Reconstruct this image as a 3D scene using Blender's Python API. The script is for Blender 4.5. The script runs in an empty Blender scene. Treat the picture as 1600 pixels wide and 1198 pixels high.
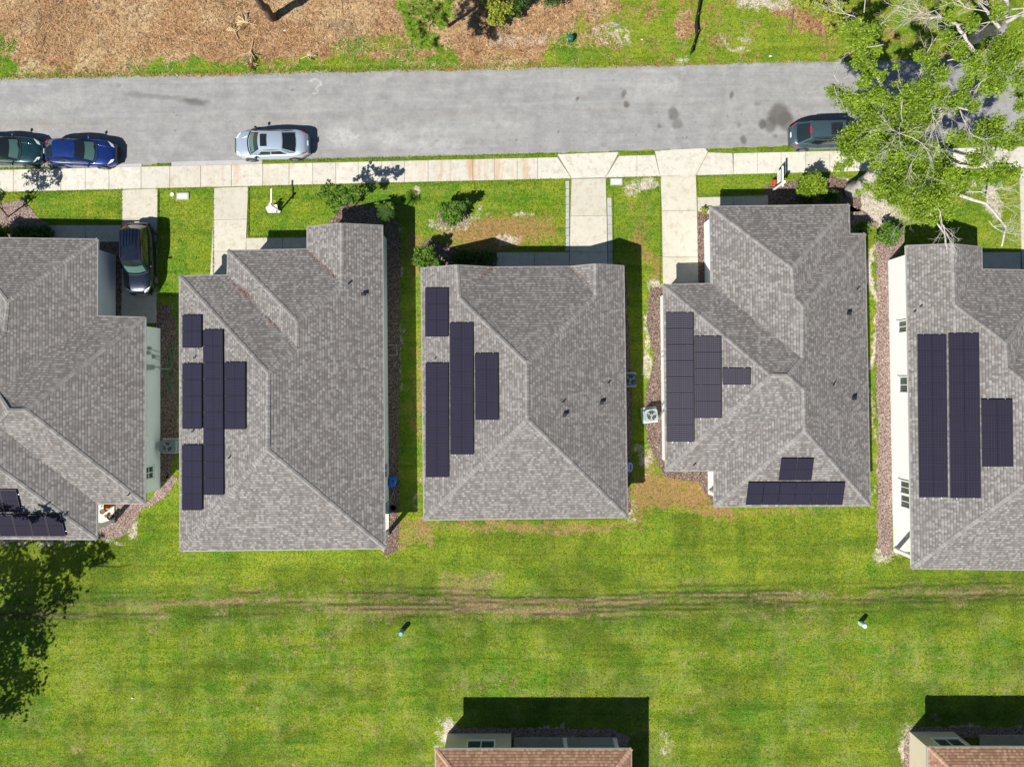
import bpy, bmesh, math, random
import numpy as np
from mathutils import Vector, Matrix
random.seed(7); rng = np.random.default_rng(7)
R = math.radians
SC = bpy.context.scene
COL = SC.collection

# ---------------------------------------------------------------- camera, sky, sun, exposure
HC = 46.0; F = 1067.0                      # drone height (m) and focal length in photo pixels
cam_d = bpy.data.cameras.new('camera'); cam = bpy.data.objects.new('camera', cam_d); COL.objects.link(cam)
cam.location = (0, 0, HC); cam.rotation_euler = (0, 0, 0)
cam_d.sensor_width = 36; cam_d.lens = 36 * F / 1600; cam_d.clip_end = 2000; cam_d.clip_start = 0.5
SC.camera = cam
SUN_EL = R(49); SH = Vector((0.655, 0.756, 0)).normalized()      # shadows fall along SH
w = bpy.data.worlds.new('World'); SC.world = w; w.use_nodes = True
nt = w.node_tree; nt.nodes.clear()
sky = nt.nodes.new('ShaderNodeTexSky'); sky.sky_type = 'NISHITA'; sky.sun_disc = False
sky.sun_elevation = SUN_EL; sky.sun_rotation = math.atan2(-SH.x, -SH.y)
sky.air_density = 1.0; sky.dust_density = 0.3; sky.ozone_density = 3.0
bg = nt.nodes.new('ShaderNodeBackground'); bg.inputs[1].default_value = 0.050
wo = nt.nodes.new('ShaderNodeOutputWorld')
nt.links.new(sky.outputs[0], bg.inputs[0]); nt.links.new(bg.outputs[0], wo.inputs[0])
sd = bpy.data.lights.new('sun', 'SUN'); sd.energy = 5.0; sd.angle = R(0.5); sd.color = (1, 0.955, 0.875)
sun = bpy.data.objects.new('sun', sd); COL.objects.link(sun)
tosun = Vector((-SH.x * math.cos(SUN_EL), -SH.y * math.cos(SUN_EL), math.sin(SUN_EL)))
sun.rotation_euler = tosun.to_track_quat('Z', 'Y').to_euler(); sun.location = (0, 0, 60)
SC.view_settings.view_transform = 'Standard'; SC.view_settings.look = 'None'
SC.view_settings.exposure = 0.62; SC.view_settings.gamma = 1

# ---------------------------------------------------------------- helpers
def P(px, py, z=0.0):
    k = (HC - z) / F
    return Vector(((px - 800) * k, (599 - py) * k, z))
def tag(o, label=None, cat=None, group=None, kind=None):
    if label: o['label'] = label
    if cat: o['category'] = cat
    if group: o['group'] = group
    if kind: o['kind'] = kind
    return o
def empty(name, loc, label, cat, group=None, rz=0):
    o = bpy.data.objects.new(name, None); COL.objects.link(o); o.location = loc; o.rotation_euler = (0, 0, rz)
    o.empty_display_size = 0.3
    return tag(o, label, cat, group)
class MB:
    def __init__(s): s.v = []; s.f = []; s.uv = []; s.sm = []
    def face(s, pts, uv=None, smooth=False):
        n = len(s.v); s.v += [tuple(p) for p in pts]; s.f.append(tuple(range(n, n + len(pts)))); s.uv.append(uv); s.sm.append(smooth)
    def raw(s, vs, fs, smooth=False):
        n = len(s.v); s.v += [tuple(p) for p in vs]
        for f in fs: s.f.append(tuple(i + n for i in f)); s.uv.append(None); s.sm.append(smooth)
    def box(s, c, size, rz=0, rot=None):
        hx, hy, hz = size[0] / 2, size[1] / 2, size[2] / 2
        M = rot if rot else Matrix.Rotation(rz, 3, 'Z'); c = Vector(c)
        vs = [c + M @ Vector((x, y, z)) for z in (-hz, hz) for y in (-hy, hy) for x in (-hx, hx)]
        s.raw(vs, [(0, 2, 3, 1), (4, 5, 7, 6), (0, 1, 5, 4), (2, 6, 7, 3), (0, 4, 6, 2), (1, 3, 7, 5)])
    def prism(s, poly, z0, z1):
        n = len(poly); vs = [(p[0], p[1], z0) for p in poly] + [(p[0], p[1], z1) for p in poly]
        s.raw(vs, [tuple(range(n - 1, -1, -1)), tuple(range(n, 2 * n))] + [(i, (i + 1) % n, n + (i + 1) % n, n + i) for i in range(n)])
    def tube(s, pts, rad, n=8, cap=True):
        pts = [Vector(p) for p in pts]; m = len(pts)
        if not hasattr(rad, '__len__'): rad = [rad] * m
        vs = []; up = Vector((0, 0, 1))
        for i, p in enumerate(pts):
            t = (pts[min(i + 1, m - 1)] - pts[max(i - 1, 0)]).normalized()
            a = t.cross(up if abs(t.z) < 0.9 else Vector((1, 0, 0))).normalized(); b = t.cross(a)
            for k in range(n):
                q = 2 * math.pi * k / n; vs.append(p + (a * math.cos(q) + b * math.sin(q)) * rad[i])
        fs = [(i * n + k, i * n + (k + 1) % n, (i + 1) * n + (k + 1) % n, (i + 1) * n + k) for i in range(m - 1) for k in range(n)]
        s.raw(vs, fs, True)
        if cap: s.raw(vs[:n], [tuple(range(n))]); s.raw(vs[-n:], [tuple(range(n))])
    def cyl(s, c, r, h, n=16, axis='z'):
        c = Vector(c); d = {'z': Vector((0, 0, 1)), 'y': Vector((0, 1, 0)), 'x': Vector((1, 0, 0))}[axis] * (h / 2)
        s.tube([c - d, c + d], r, n)
    def ball(s, c, r, nu=10, nv=7):
        vs = []; fs = []
        for j in range(nv + 1):
            th = math.pi * j / nv
            for i in range(nu):
                ph = 2 * math.pi * i / nu
                vs.append((c[0] + r[0] * math.sin(th) * math.cos(ph), c[1] + r[1] * math.sin(th) * math.sin(ph), c[2] + r[2] * math.cos(th)))
        for j in range(nv):
            for i in range(nu): fs.append((j * nu + i, (j + 1) * nu + i, (j + 1) * nu + (i + 1) % nu, j * nu + (i + 1) % nu))
        s.raw(vs, fs, True)
    def build(s, name, mat, parent=None):
        me = bpy.data.meshes.new(name); me.from_pydata(s.v, [], s.f)
        if any(u is not None for u in s.uv):
            lay = me.uv_layers.new(name='UVMap'); k = 0
            for f, u in zip(s.f, s.uv):
                for i in range(len(f)):
                    if u is not None: lay.data[k].uv = u[i]
                    k += 1
        me.polygons.foreach_set('use_smooth', s.sm)
        if mat: me.materials.append(mat)
        me.update()
        o = bpy.data.objects.new(name, me); COL.objects.link(o)
        if parent: o.parent = parent
        return o
def world_parent(o, root):
    """geometry given in world coordinates, parent an Empty with a location"""
    o.parent = root; o.matrix_parent_inverse = Matrix.Translation(root.location).inverted() if root.rotation_euler[2] == 0 else root.matrix_basis.inverted()

# value noise in numpy
_T = rng.random((256, 256)).astype(np.float32)
def vnoise(x, y):
    xi = np.floor(x).astype(int); yi = np.floor(y).astype(int); fx = x - xi; fy = y - yi
    fx = fx * fx * (3 - 2 * fx); fy = fy * fy * (3 - 2 * fy)
    a = _T[xi & 255, yi & 255]; b = _T[(xi + 1) & 255, yi & 255]; c = _T[xi & 255, (yi + 1) & 255]; d = _T[(xi + 1) & 255, (yi + 1) & 255]
    return (a * (1 - fx) + b * fx) * (1 - fy) + (c * (1 - fx) + d * fx) * fy
def fbm(x, y, o=4):
    s = 0; a = 0.5; t = 0
    for i in range(o): s = s + a * vnoise(x * 2 ** i + 17 * i, y * 2 ** i + 31 * i); t += a; a *= 0.55
    return s / t
def sstep(a, b, x): t = np.clip((x - a) / (b - a), 0, 1); return t * t * (3 - 2 * t)

# ---------------------------------------------------------------- materials
class NT:
    def __init__(s, name, rough=0.8):
        s.m = bpy.data.materials.new(name); s.m.use_nodes = True; s.t = s.m.node_tree
        s.b = s.t.nodes['Principled BSDF']; s.b.inputs['Roughness'].default_value = rough
        s.out = s.t.nodes['Material Output']
    def n(s, typ, **k):
        n = s.t.nodes.new(typ)
        for a, v in k.items(): setattr(n, a, v)
        return n
    def put(s, sock, v):
        if hasattr(v, 'is_output') or hasattr(v, 'links'): s.t.links.new(v, sock)
        elif isinstance(v, (tuple, list)) and len(v) == 3 and sock.type == 'RGBA': sock.default_value = (*v, 1)
        else: sock.default_value = v
    def math(s, op, a, b=0.0, c=0.0, clamp=False):
        n = s.n('ShaderNodeMath', operation=op, use_clamp=clamp); s.put(n.inputs[0], a); s.put(n.inputs[1], b); s.put(n.inputs[2], c); return n.outputs[0]
    def mix(s, f, a, b, blend='MIX'):
        n = s.n('ShaderNodeMix', data_type='RGBA', blend_type=blend); s.put(n.inputs[0], f); s.put(n.inputs[6], a); s.put(n.inputs[7], b); return n.outputs[2]
    def noise(s, scale, detail=3, rough=0.55, vec=None, dist=0.0):
        n = s.n('ShaderNodeTexNoise'); n.inputs['Scale'].default_value = scale; n.inputs['Detail'].default_value = detail
        n.inputs['Roughness'].default_value = rough; n.inputs['Distortion'].default_value = dist
        if vec is not None: s.put(n.inputs['Vector'], vec)
        return n.outputs[0]
    def ramp(s, f, stops, interp='LINEAR'):
        n = s.n('ShaderNodeValToRGB'); n.color_ramp.interpolation = interp; e = n.color_ramp.elements
        while len(e) < len(stops): e.new(0.5)
        for el, (p, c) in zip(e, stops): el.position = p; el.color = (*c, 1) if len(c) == 3 else c
        s.put(n.inputs[0], f); return n.outputs[0]
    def mr(s, v, a, b, c=0.0, d=1.0):
        n = s.n('ShaderNodeMapRange', clamp=True); s.put(n.inputs[0], v); s.put(n.inputs[1], a); s.put(n.inputs[2], b); s.put(n.inputs[3], c); s.put(n.inputs[4], d); return n.outputs[0]
    def pos(s): return s.n('ShaderNodeNewGeometry').outputs['Position']
    def mapping(s, vec, scale=(1, 1, 1), rot=(0, 0, 0)):
        n = s.n('ShaderNodeMapping'); s.put(n.inputs[0], vec); n.inputs['Scale'].default_value = scale; n.inputs['Rotation'].default_value = rot; return n.outputs[0]
    def bump(s, h, strength, dist):
        n = s.n('ShaderNodeBump'); n.inputs['Strength'].default_value = strength; n.inputs['Distance'].default_value = dist
        s.put(n.inputs['Height'], h); s.t.links.new(n.outputs[0], s.b.inputs['Normal'])
    def col(s, c): s.put(s.b.inputs['Base Color'], c)
    def attr(s, name): return s.n('ShaderNodeAttribute', attribute_name=name)
    def island(s): return s.n('ShaderNodeNewGeometry').outputs['Random Per Island']
    def sepc(s, c): n = s.n('ShaderNodeSeparateColor'); s.put(n.inputs[0], c); return n.outputs

def mat_plain(name, c, rough=0.6, metal=0.0, var=0.12, scale=6.0, coat=0.0, spec=None):
    t = NT(name, rough); n = t.noise(scale, 4, 0.6, t.pos())
    t.col(t.mix(n, tuple(x * (1 - var) for x in c), tuple(min(1, x * (1 + var)) for x in c)))
    t.b.inputs['Metallic'].default_value = metal
    if coat: t.b.inputs['Coat Weight'].default_value = coat; t.b.inputs['Coat Roughness'].default_value = 0.05
    if spec is not None: t.b.inputs['Specular IOR Level'].default_value = spec
    return t.m

def mat_shingle(name, dark, mid, light, cap=False):
    t = NT(name, 0.95); t.b.inputs['Specular IOR Level'].default_value = 0.15
    uv = t.n('ShaderNodeUVMap').outputs[0]; sp = t.n('ShaderNodeSeparateXYZ'); t.put(sp.inputs[0], uv)
    u, v = sp.outputs[0], sp.outputs[1]
    RH, TW = 0.165, 0.15
    row = t.math('FLOOR', t.math('DIVIDE', v, RH)); fr = t.math('FRACT', t.math('DIVIDE', v, RH))
    wn = t.n('ShaderNodeTexWhiteNoise', noise_dimensions='1D'); t.put(wn.inputs['W'], row)
    uu = t.math('ADD', u, t.math('MULTIPLY', wn.outputs[0], 3.7))
    c = t.math('FLOOR', t.math('DIVIDE', uu, TW))
    cb = t.n('ShaderNodeCombineXYZ'); t.put(cb.inputs[0], c); t.put(cb.inputs[1], row)
    w2 = t.n('ShaderNodeTexWhiteNoise', noise_dimensions='2D'); t.put(w2.inputs[0], cb.outputs[0])
    fac = t.math('ADD', t.math('MULTIPLY', w2.outputs[0], 0.60), t.math('MULTIPLY', t.noise(3.4, 3, 0.7, uv), 0.50))
    base = t.ramp(fac, [(0.10, dark), (0.5, mid), (0.98, light)])
    w3 = t.n('ShaderNodeTexWhiteNoise', noise_dimensions='2D'); t.put(w3.inputs[0], t.mapping(cb.outputs[0], (1.7, 2.3, 1)))
    base = t.mix(t.mr(w3.outputs[0], 0.62, 1.0, 0, 0.45), base, tuple(x * y for x, y in zip(mid, (1.04, 0.90, 0.85))))
    wear = t.noise(0.5, 5, 0.7, t.mapping(uv, (1.8, 0.45, 1))); base = t.mix(t.mr(wear, 0.45, 0.70, 0, 0.30), base, tuple(x * .72 for x in mid)); base = t.mix(t.mr(wear, 0.46, 0.30, 0, 0.35), base, tuple(x * 1.25 for x in mid))
    oi = t.n('ShaderNodeObjectInfo').outputs['Random']; base = t.mix(t.math('MULTIPLY', oi, 0.16), base, tuple(x * 0.7 for x in mid))
    gr = t.noise(22, 2, 0.7, uv); base = t.mix(t.mr(gr, 0.3, 0.7, 0, 0.25), base, tuple(x * 0.6 for x in mid))
    lap_shadow = t.mr(fr, 0.0, 0.34, 0.6, 0.0)  # shadow line of each shingle butt, painted into the roof colour
    base = t.mix(lap_shadow, base, tuple(x * 0.35 for x in dark))
    t.col(base)
    t.bump(t.math('ADD', t.math('SUBTRACT', 1.0, fr), t.math('MULTIPLY', w2.outputs[0], 0.3)), 0.8, 0.007)
    return t.m

M = {}
M['shingle'] = mat_shingle('grey_shingle', (0.104, 0.098, 0.094), (0.184, 0.174, 0.167), (0.355, 0.343, 0.334))
M['shingle_tan'] = mat_shingle('brown_shingle', (0.15, 0.082, 0.05), (0.27, 0.155, 0.10), (0.45, 0.32, 0.20))
def mat_cap(name, a, b):
    t = NT(name, 0.95); t.b.inputs['Specular IOR Level'].default_value = 0.15
    r = t.island(); c = t.mix(r, a, b); n = t.noise(14, 3, 0.7, t.pos()); t.col(t.mix(t.mr(n, 0.3, 0.7, 0, 0.35), c, tuple(x * 0.5 for x in a))); return t.m
M['cap'] = mat_cap('grey_ridge_cap', (0.185, 0.177, 0.170), (0.29, 0.28, 0.272))
M['cap_tan'] = mat_cap('tan_ridge_cap', (0.34, 0.2, 0.14), (0.46, 0.3, 0.2))
def mat_siding(name, c, rough=0.55):
    t = NT(name, rough); sp = t.n('ShaderNodeSeparateXYZ'); t.put(sp.inputs[0], t.pos())
    fr = t.math('FRACT', t.math('DIVIDE', sp.outputs[2], 0.18)); n = t.noise(1.2, 4, 0.6, t.pos())
    c1 = t.mix(t.mr(n, 0.35, 0.8, 0, 0.25), c, tuple(x * 0.78 for x in c))
    low = t.mr(sp.outputs[2], 0.0, 0.5, 0.35, 0.0)
    c1 = t.mix(t.math('MULTIPLY', low, t.noise(5, 3, 0.6, t.pos())), c1, (0.4, 0.36, 0.3))
    t.col(c1)
    t.bump(t.math('SUBTRACT', 1.0, fr), 0.7, 0.02); return t.m
M['wall_sage'] = mat_siding('sage_siding', (0.80, 0.84, 0.82))
M['wall_teal'] = mat_siding('pale_teal_siding', (0.72, 0.79, 0.78))
M['wall_white'] = mat_siding('white_siding', (0.78, 0.79, 0.78))
M['wall_tan'] = mat_siding('tan_stucco', (0.58, 0.52, 0.40))
M['trim'] = mat_plain('white_trim', (0.76, 0.76, 0.74), 0.5, var=0.06)
M['black'] = mat_plain('black_plastic', (0.014, 0.014, 0.015), 0.55)
M['rubber'] = mat_plain('tyre_rubber', (0.02, 0.02, 0.021), 0.85)
M['lead'] = mat_plain('grey_flashing', (0.16, 0.155, 0.15), 0.6, 0.1)
M['rim'] = mat_plain('dull_alloy', (0.20, 0.205, 0.21), 0.4, 0.6)
M['drip'] = mat_plain('grey_drip_edge', (0.24, 0.235, 0.23), 0.6)
M['alu'] = mat_plain('aluminium', (0.6, 0.6, 0.64), 0.35, 0.8)
M['steel'] = mat_plain('galvanised_steel', (0.42, 0.44, 0.45), 0.45, 0.5)
M['acgreen'] = mat_plain('ac_grey_green_paint', (0.28, 0.37, 0.34), 0.45)
M['acmid'] = mat_plain('ac_mid_paint', (0.20, 0.25, 0.24), 0.5)
M['acdark'] = mat_plain('ac_dark_paint', (0.11, 0.15, 0.15), 0.5)
M['hose'] = mat_plain('green_hose', (0.06, 0.24, 0.07), 0.5)
M['hosegrey'] = mat_plain('grey_hose', (0.35, 0.36, 0.35), 0.5)
M['blue'] = mat_plain('blue_plastic', (0.02, 0.16, 0.62), 0.35)
M['bluedark'] = mat_plain('dark_blue_plastic', (0.02, 0.05, 0.10), 0.5)
M['lilac'] = mat_plain('lilac_plastic', (0.42, 0.45, 0.85), 0.4)
M['orange'] = mat_plain('orange_plastic', (0.75, 0.26, 0.04), 0.5)
M['terra'] = mat_plain('grey_pot', (0.3, 0.29, 0.26), 0.8)
M['green_box'] = mat_plain('dark_green_box', (0.01, 0.10, 0.08), 0.45)
M['teal_box'] = mat_plain('teal_box', (0.10, 0.34, 0.36), 0.4)
M['mint_box'] = mat_plain('mint_box', (0.50, 0.68, 0.60), 0.4)
M['wood'] = mat_plain('weathered_wood', (0.17, 0.10, 0.07), 0.9, var=0.35, scale=4)
M['fabric'] = mat_plain('black_fabric', (0.008, 0.008, 0.009), 0.9)
M['red'] = mat_plain('red_plastic', (0.6, 0.04, 0.02), 0.4)
M['redlens'] = mat_plain('red_lens', (0.45, 0.015, 0.02), 0.15, coat=0.5)
M['lens'] = mat_plain('clear_lens', (0.72, 0.74, 0.76), 0.12, coat=0.8)
M['navy_text'] = mat_plain('navy_print', (0.04, 0.05, 0.3), 0.5)
def mat_glass_dark(name, c, rough=0.04):
    t = NT(name, rough); t.col(c); t.b.inputs['Coat Weight'].default_value = 0.6; t.b.inputs['Specular IOR Level'].default_value = 0.8; return t.m
M['carglass'] = mat_glass_dark('car_glass', (0.012, 0.016, 0.017))
M['windshield'] = mat_glass_dark('green_tinted_glass', (0.065, 0.13, 0.115), 0.06)
M['glass'] = mat_glass_dark('window_glass', (0.05, 0.07, 0.075))
def mat_paint(name, c, metal=0.55, rough=0.32):
    t = NT(name, rough); fl = t.noise(300, 1, 0.5, t.pos()); du = t.noise(3, 4, 0.65, t.pos())
    cc = t.mix(t.mr(fl, 0.4, 0.6, 0, 0.2), c, tuple(min(1, x * 1.5 + 0.01) for x in c)); t.col(t.mix(t.mr(du, 0.45, 0.8, 0, 0.05), cc, (0.35, 0.33, 0.3)))
    t.b.inputs['Metallic'].default_value = metal; t.b.inputs['Coat Weight'].default_value = 0.9; t.b.inputs['Coat Roughness'].default_value = 0.06; return t.m
M['p_silver'] = mat_paint('silver_blue_paint', (0.42, 0.50, 0.60), 0.5, 0.35)
M['p_blue'] = mat_paint('royal_blue_paint', (0.003, 0.024, 0.15), 0.45, 0.35)
M['p_teal'] = mat_paint('dark_teal_paint', (0.004, 0.036, 0.045), 0.4, 0.35)
M['p_navy'] = mat_paint('navy_paint', (0.005, 0.011, 0.028), 0.5, 0.3)
M['p_grey'] = mat_paint('blue_grey_paint', (0.055, 0.10, 0.125), 0.5, 0.35)
def mat_solar(name='solar_cells', striped=False):
    t = NT(name, 0.12); uv = t.n('ShaderNodeUVMap').outputs[0]; sp = t.n('ShaderNodeSeparateXYZ'); t.put(sp.inputs[0], uv)
    fu = t.math('FRACT', t.math('MULTIPLY', sp.outputs[0], 10.0)); fv = t.math('FRACT', t.math('MULTIPLY', sp.outputs[1], 6.0))
    fu2 = t.math('FRACT', t.math('MULTIPLY', sp.outputs[0], 40.0))
    ln = t.math('MAXIMUM', t.math('LESS_THAN', fu, 0.06), t.math('LESS_THAN', fv, 0.05))
    half = t.math('LESS_THAN', t.math('ABSOLUTE', t.math('SUBTRACT', sp.outputs[0], 0.5)), 0.008)
    n = t.noise(1.1, 3, 0.6, t.pos()); r = t.island()
    base = t.mix(n, (0.008, 0.0085, 0.014), (0.017, 0.016, 0.025)); base = t.mix(t.math('MULTIPLY', r, 0.4), base, (0.03, 0.024, 0.045))
    base = t.mix(t.math('MULTIPLY', t.math('LESS_THAN', fu2, 0.2), 0.25), base, (0.06, 0.06, 0.09))
    base = t.mix(t.math('MULTIPLY', ln, 0.35), base, (0.09, 0.085, 0.12)); base = t.mix(t.math('MULTIPLY', half, 0.8), base, (0.008, 0.008, 0.01))
    if striped:
        fs_ = t.math('FRACT', t.math('MULTIPLY', sp.outputs[1], 8.0)); base = t.mix(t.math('MULTIPLY', t.math('LESS_THAN', fs_, 0.34), 0.6), base, (0.12, 0.115, 0.125))
        base = t.mix(t.math('MULTIPLY', t.math('LESS_THAN', t.math('FRACT', t.math('MULTIPLY', sp.outputs[0], 12.0)), 0.2), 0.3), base, (0.11, 0.105, 0.115))
    t.col(base); t.b.inputs['Specular IOR Level'].default_value = 0.32; return t.m
M['solar'] = mat_solar(); M['solar_striped'] = mat_solar('striped_solar_cells', True)
M['frame_black'] = mat_plain('black_anodised', (0.02, 0.02, 0.025), 0.35, 0.4)

def mat_concrete(name, a, b, stain=(0.30, 0.22, 0.12), rust=False):
    t = NT(name, 0.9); p = t.pos(); t.b.inputs['Specular IOR Level'].default_value = 0.2
    c = t.mix(t.noise(0.8, 5, 0.65, p), a, b); c = t.mix(t.math('MULTIPLY', t.island(), 0.35), c, tuple(x * 0.80 for x in a))
    g = t.noise(2.2, 5, 0.7, p); c = t.mix(t.mr(g, 0.50, 0.68, 0, 0.42), c, stain)
    sp = t.noise(7, 3, 0.6, p); c = t.mix(t.mr(sp, 0.60, 0.70, 0, 0.5), c, (0.24, 0.225, 0.19))
    fine = t.noise(28, 2, 0.6, p); c = t.mix(t.mr(fine, 0.3, 0.75, 0, 0.16), c, (0.28, 0.26, 0.22))
    if rust:
        st = t.noise(1.0, 3, 0.6, t.mapping(p, (1.6, 0.22, 1))); sx = t.n('ShaderNodeSeparateXYZ'); t.put(sx.inputs[0], p)
        m1 = t.math('MULTIPLY', t.mr(sx.outputs[0], -7.2, -5.6), t.mr(sx.outputs[0], 2.2, 0.2))
        m2 = t.math('MULTIPLY', t.mr(sx.outputs[0], -24, -22), t.mr(sx.outputs[0], -13, -15, 0, 0.5))
        mm = t.math('MAXIMUM', m1, m2)
        c = t.mix(t.math('MULTIPLY', t.mr(st, 0.48, 0.68, 0, 0.75), mm), c, (0.42, 0.22, 0.08))
    t.col(c); t.bump(t.noise(18, 3, 0.6, p), 0.25, 0.01); return t.m
M['sidewalk'] = mat_concrete('sidewalk_concrete', (0.47, 0.455, 0.39), (0.61, 0.595, 0.53), rust=True)
M['drive'] = mat_concrete('driveway_concrete', (0.45, 0.43, 0.36), (0.58, 0.55, 0.465))
M['paver'] = mat_concrete('grey_paver', (0.34, 0.35, 0.35), (0.46, 0.46, 0.46), stain=(0.25, 0.25, 0.24))
M['joint'] = mat_concrete('joint_dirt', (0.16, 0.14, 0.11), (0.24, 0.22, 0.18))
M['slab'] = mat_concrete('patio_slab', (0.55, 0.54, 0.50), (0.66, 0.65, 0.62))

def mat_road():
    t = NT('old_asphalt', 0.9); p = t.pos(); t.b.inputs['Specular IOR Level'].default_value = 0.2
    a = t.attr('paint'); s = t.sepc(a.outputs['Color'])
    c = t.mix(t.mr(t.noise(0.9, 8, 0.8, p, .1), .36, .64), (0.215, 0.213, 0.211), (0.335, 0.331, 0.325))
    c = t.mix(t.mr(t.noise(1.0, 4, 0.6, t.mapping(p, (0.25, 2.2, 1), (0, 0, 0.02))), 0.45, 0.65, 0, 0.32), c, (0.185, 0.183, 0.183)); c = t.mix(t.mr(t.noise(1.2, 6, 0.75, t.mapping(p, (0.12, 5.0, 1), (0, 0, 0.022))), 0.5, 0.66, 0, 0.2), c, (0.37, 0.365, 0.355)); c = t.mix(t.mr(t.noise(5, 4, 0.8, p, 1), 0.58, 0.68, 0, 0.4), c, (0.16, 0.158, 0.155))
    n = t.noise(26, 2, 0.75, p); c = t.mix(t.mr(n, 0.3, 0.7, 0, 0.35), c, (0.14, 0.14, 0.145))
    n2 = t.noise(60, 1, 0.5, p); c = t.mix(t.mr(n2, 0.62, 0.8, 0, 0.3), c, (0.42, 0.42, 0.42))
    c = t.mix(t.math('MULTIPLY', s[0], 0.85), c, (0.075, 0.068, 0.062))
    c = t.mix(t.math('MULTIPLY', s[1], t.mr(t.noise(2.5, 5, .8, p), .38, .6, .15, .95)), c, (0.44, 0.435, 0.42)); c = t.mix(s[2], c, (0.26, 0.19, 0.10))
    t.col(c); t.bump(t.noise(40, 3, 0.7, p), 0.35, 0.012); return t.m
M['road'] = mat_road()

def mat_ground():
    t = NT('lawn_ground', 1.0); p = t.pos(); t.b.inputs['Specular IOR Level'].default_value = 0.05
    a = t.sepc(t.attr('paint').outputs['Color']); b = t.sepc(t.attr('paint2').outputs['Color'])
    dry, lush, sand, brown, dark = a[0], a[1], a[2], b[0], b[1]
    sy = t.n('ShaderNodeSeparateXYZ'); t.put(sy.inputs[0], p); py_ = t.math('SUBTRACT', 599.0, t.math('MULTIPLY', sy.outputs[1], F / HC))
    f1 = t.noise(5.5, 4, 0.75, p, 0.6); f2 = t.noise(13, 3, 0.8, p, 0.5); f3 = t.noise(1.6, 5, 0.68, p, 0.5); f5 = t.noise(0.55, 5, 0.7, p, 0.6)
    grain = t.mr(t.math('ADD', t.math('MULTIPLY', f1, 0.45), t.math('MULTIPLY', f2, 0.55)), 0.36, 0.64)
    lu = t.math('ADD', lush, t.math('MULTIPLY', t.math('SUBTRACT', f5, 0.5), 3.2), clamp=True)
    green = t.mix(lu, (0.225, 0.285, 0.016), (0.078, 0.205, 0.012))
    green = t.mix(t.mr(f3, 0.50, 0.70, 0, 0.55), green, (0.26, 0.27, 0.055))
    green = t.mix(t.mr(f3, 0.46, 0.30, 0, 0.5), green, (0.06, 0.12, 0.008))
    g = t.mix(t.mr(grain, 0.5, 1.0, 0, 0.8), green, t.mix(lu, (0.33, 0.37, 0.08), (0.20, 0.32, 0.04)))
    g = t.mix(t.mr(grain, 0.50, 0.05, 0, 0.9), g, (0.030, 0.055, 0.006))
    ms = t.noise(1.0, 5, 0.7, t.mapping(p, (0.10, 1.5, 1)), 0.3); g = t.mix(t.mr(ms, 0.50, 0.66, 0, 0.45), g, (0.045, 0.085, 0.008)); g = t.mix(t.mr(ms, 0.47, 0.33, 0, 0.35), g, (0.28, 0.29, 0.06)); g = t.mix(t.math('MULTIPLY', b[2], t.mr(grain, 0.0, 1.0, 0.85, 0.45)), g, (0.05, 0.085, 0.01))
    soil = t.mix(t.mr(py_, 800, 880), t.mix(grain, (0.15, 0.085, 0.04), (0.48, 0.27, 0.12)), t.mix(grain, (0.13, 0.09, 0.045), (0.44, 0.32, 0.18)))
    gs = t.math('SUBTRACT', t.math('ADD', t.math('MULTIPLY', grain, .45), t.math('MULTIPLY', t.mr(f3, .35, .65), .55)), 0.5)
    k = t.math('ADD', brown, t.math('MULTIPLY', gs, 1.1)); g = t.mix(t.math('MULTIPLY', t.mr(k, 0.25, 0.95, 0, 0.85), t.mr(brown, 0.02, 0.2)), g, soil)
    f4 = t.noise(0.9, 6, 0.75, p, 0.8); f6 = t.noise(3.2, 4, 0.7, p, 1.5)
    straw = t.mix(grain, (0.15, 0.08, 0.04), (0.68, 0.44, 0.23)); straw = t.mix(t.mr(f4, 0.46, 0.60, 0, 0.9), straw, t.mix(grain, (0.12, 0.06, 0.035), (0.44, 0.23, 0.125)))
    straw = t.mix(t.math('MULTIPLY', lush, 0.75), straw, t.mix(grain, (0.30, 0.20, 0.095), (0.80, 0.63, 0.38))); f7 = t.noise(0.28, 4, 0.7, p, 0.5); straw = t.mix(t.mr(f7, 0.44, 0.56, 0, 0.85), straw, t.mix(grain, (0.14, 0.065, 0.03), (0.52, 0.28, 0.13)))
    straw = t.mix(t.mr(f6, 0.50, 0.62, 0, 0.85), straw, (0.075, 0.045, 0.032)); straw = t.mix(t.mr(f6, 0.42, 0.3, 0, 0.5), straw, (0.72, 0.6, 0.42))
    k = t.math('ADD', dry, t.math('MULTIPLY', gs, 1.2)); g = t.mix(t.math('MULTIPLY', t.mr(k, 0.28, 0.72), t.mr(dry, 0.02, 0.2)), g, straw)
    sc = t.mix(grain, (0.28, 0.22, 0.165), (0.74, 0.67, 0.57))
    k = t.math('ADD', sand, t.math('MULTIPLY', gs, 1.3)); g = t.mix(t.math('MULTIPLY', t.mr(k, 0.35, 0.9), t.mr(sand, 0.03, 0.25)), g, sc)
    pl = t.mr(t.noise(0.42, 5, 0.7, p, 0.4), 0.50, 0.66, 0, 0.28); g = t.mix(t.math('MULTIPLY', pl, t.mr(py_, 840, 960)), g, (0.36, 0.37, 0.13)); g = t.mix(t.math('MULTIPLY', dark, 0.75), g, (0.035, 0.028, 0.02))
    t.col(g); t.bump(grain, 0.8, 0.05); return t.m
M['ground'] = mat_ground()
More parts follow.
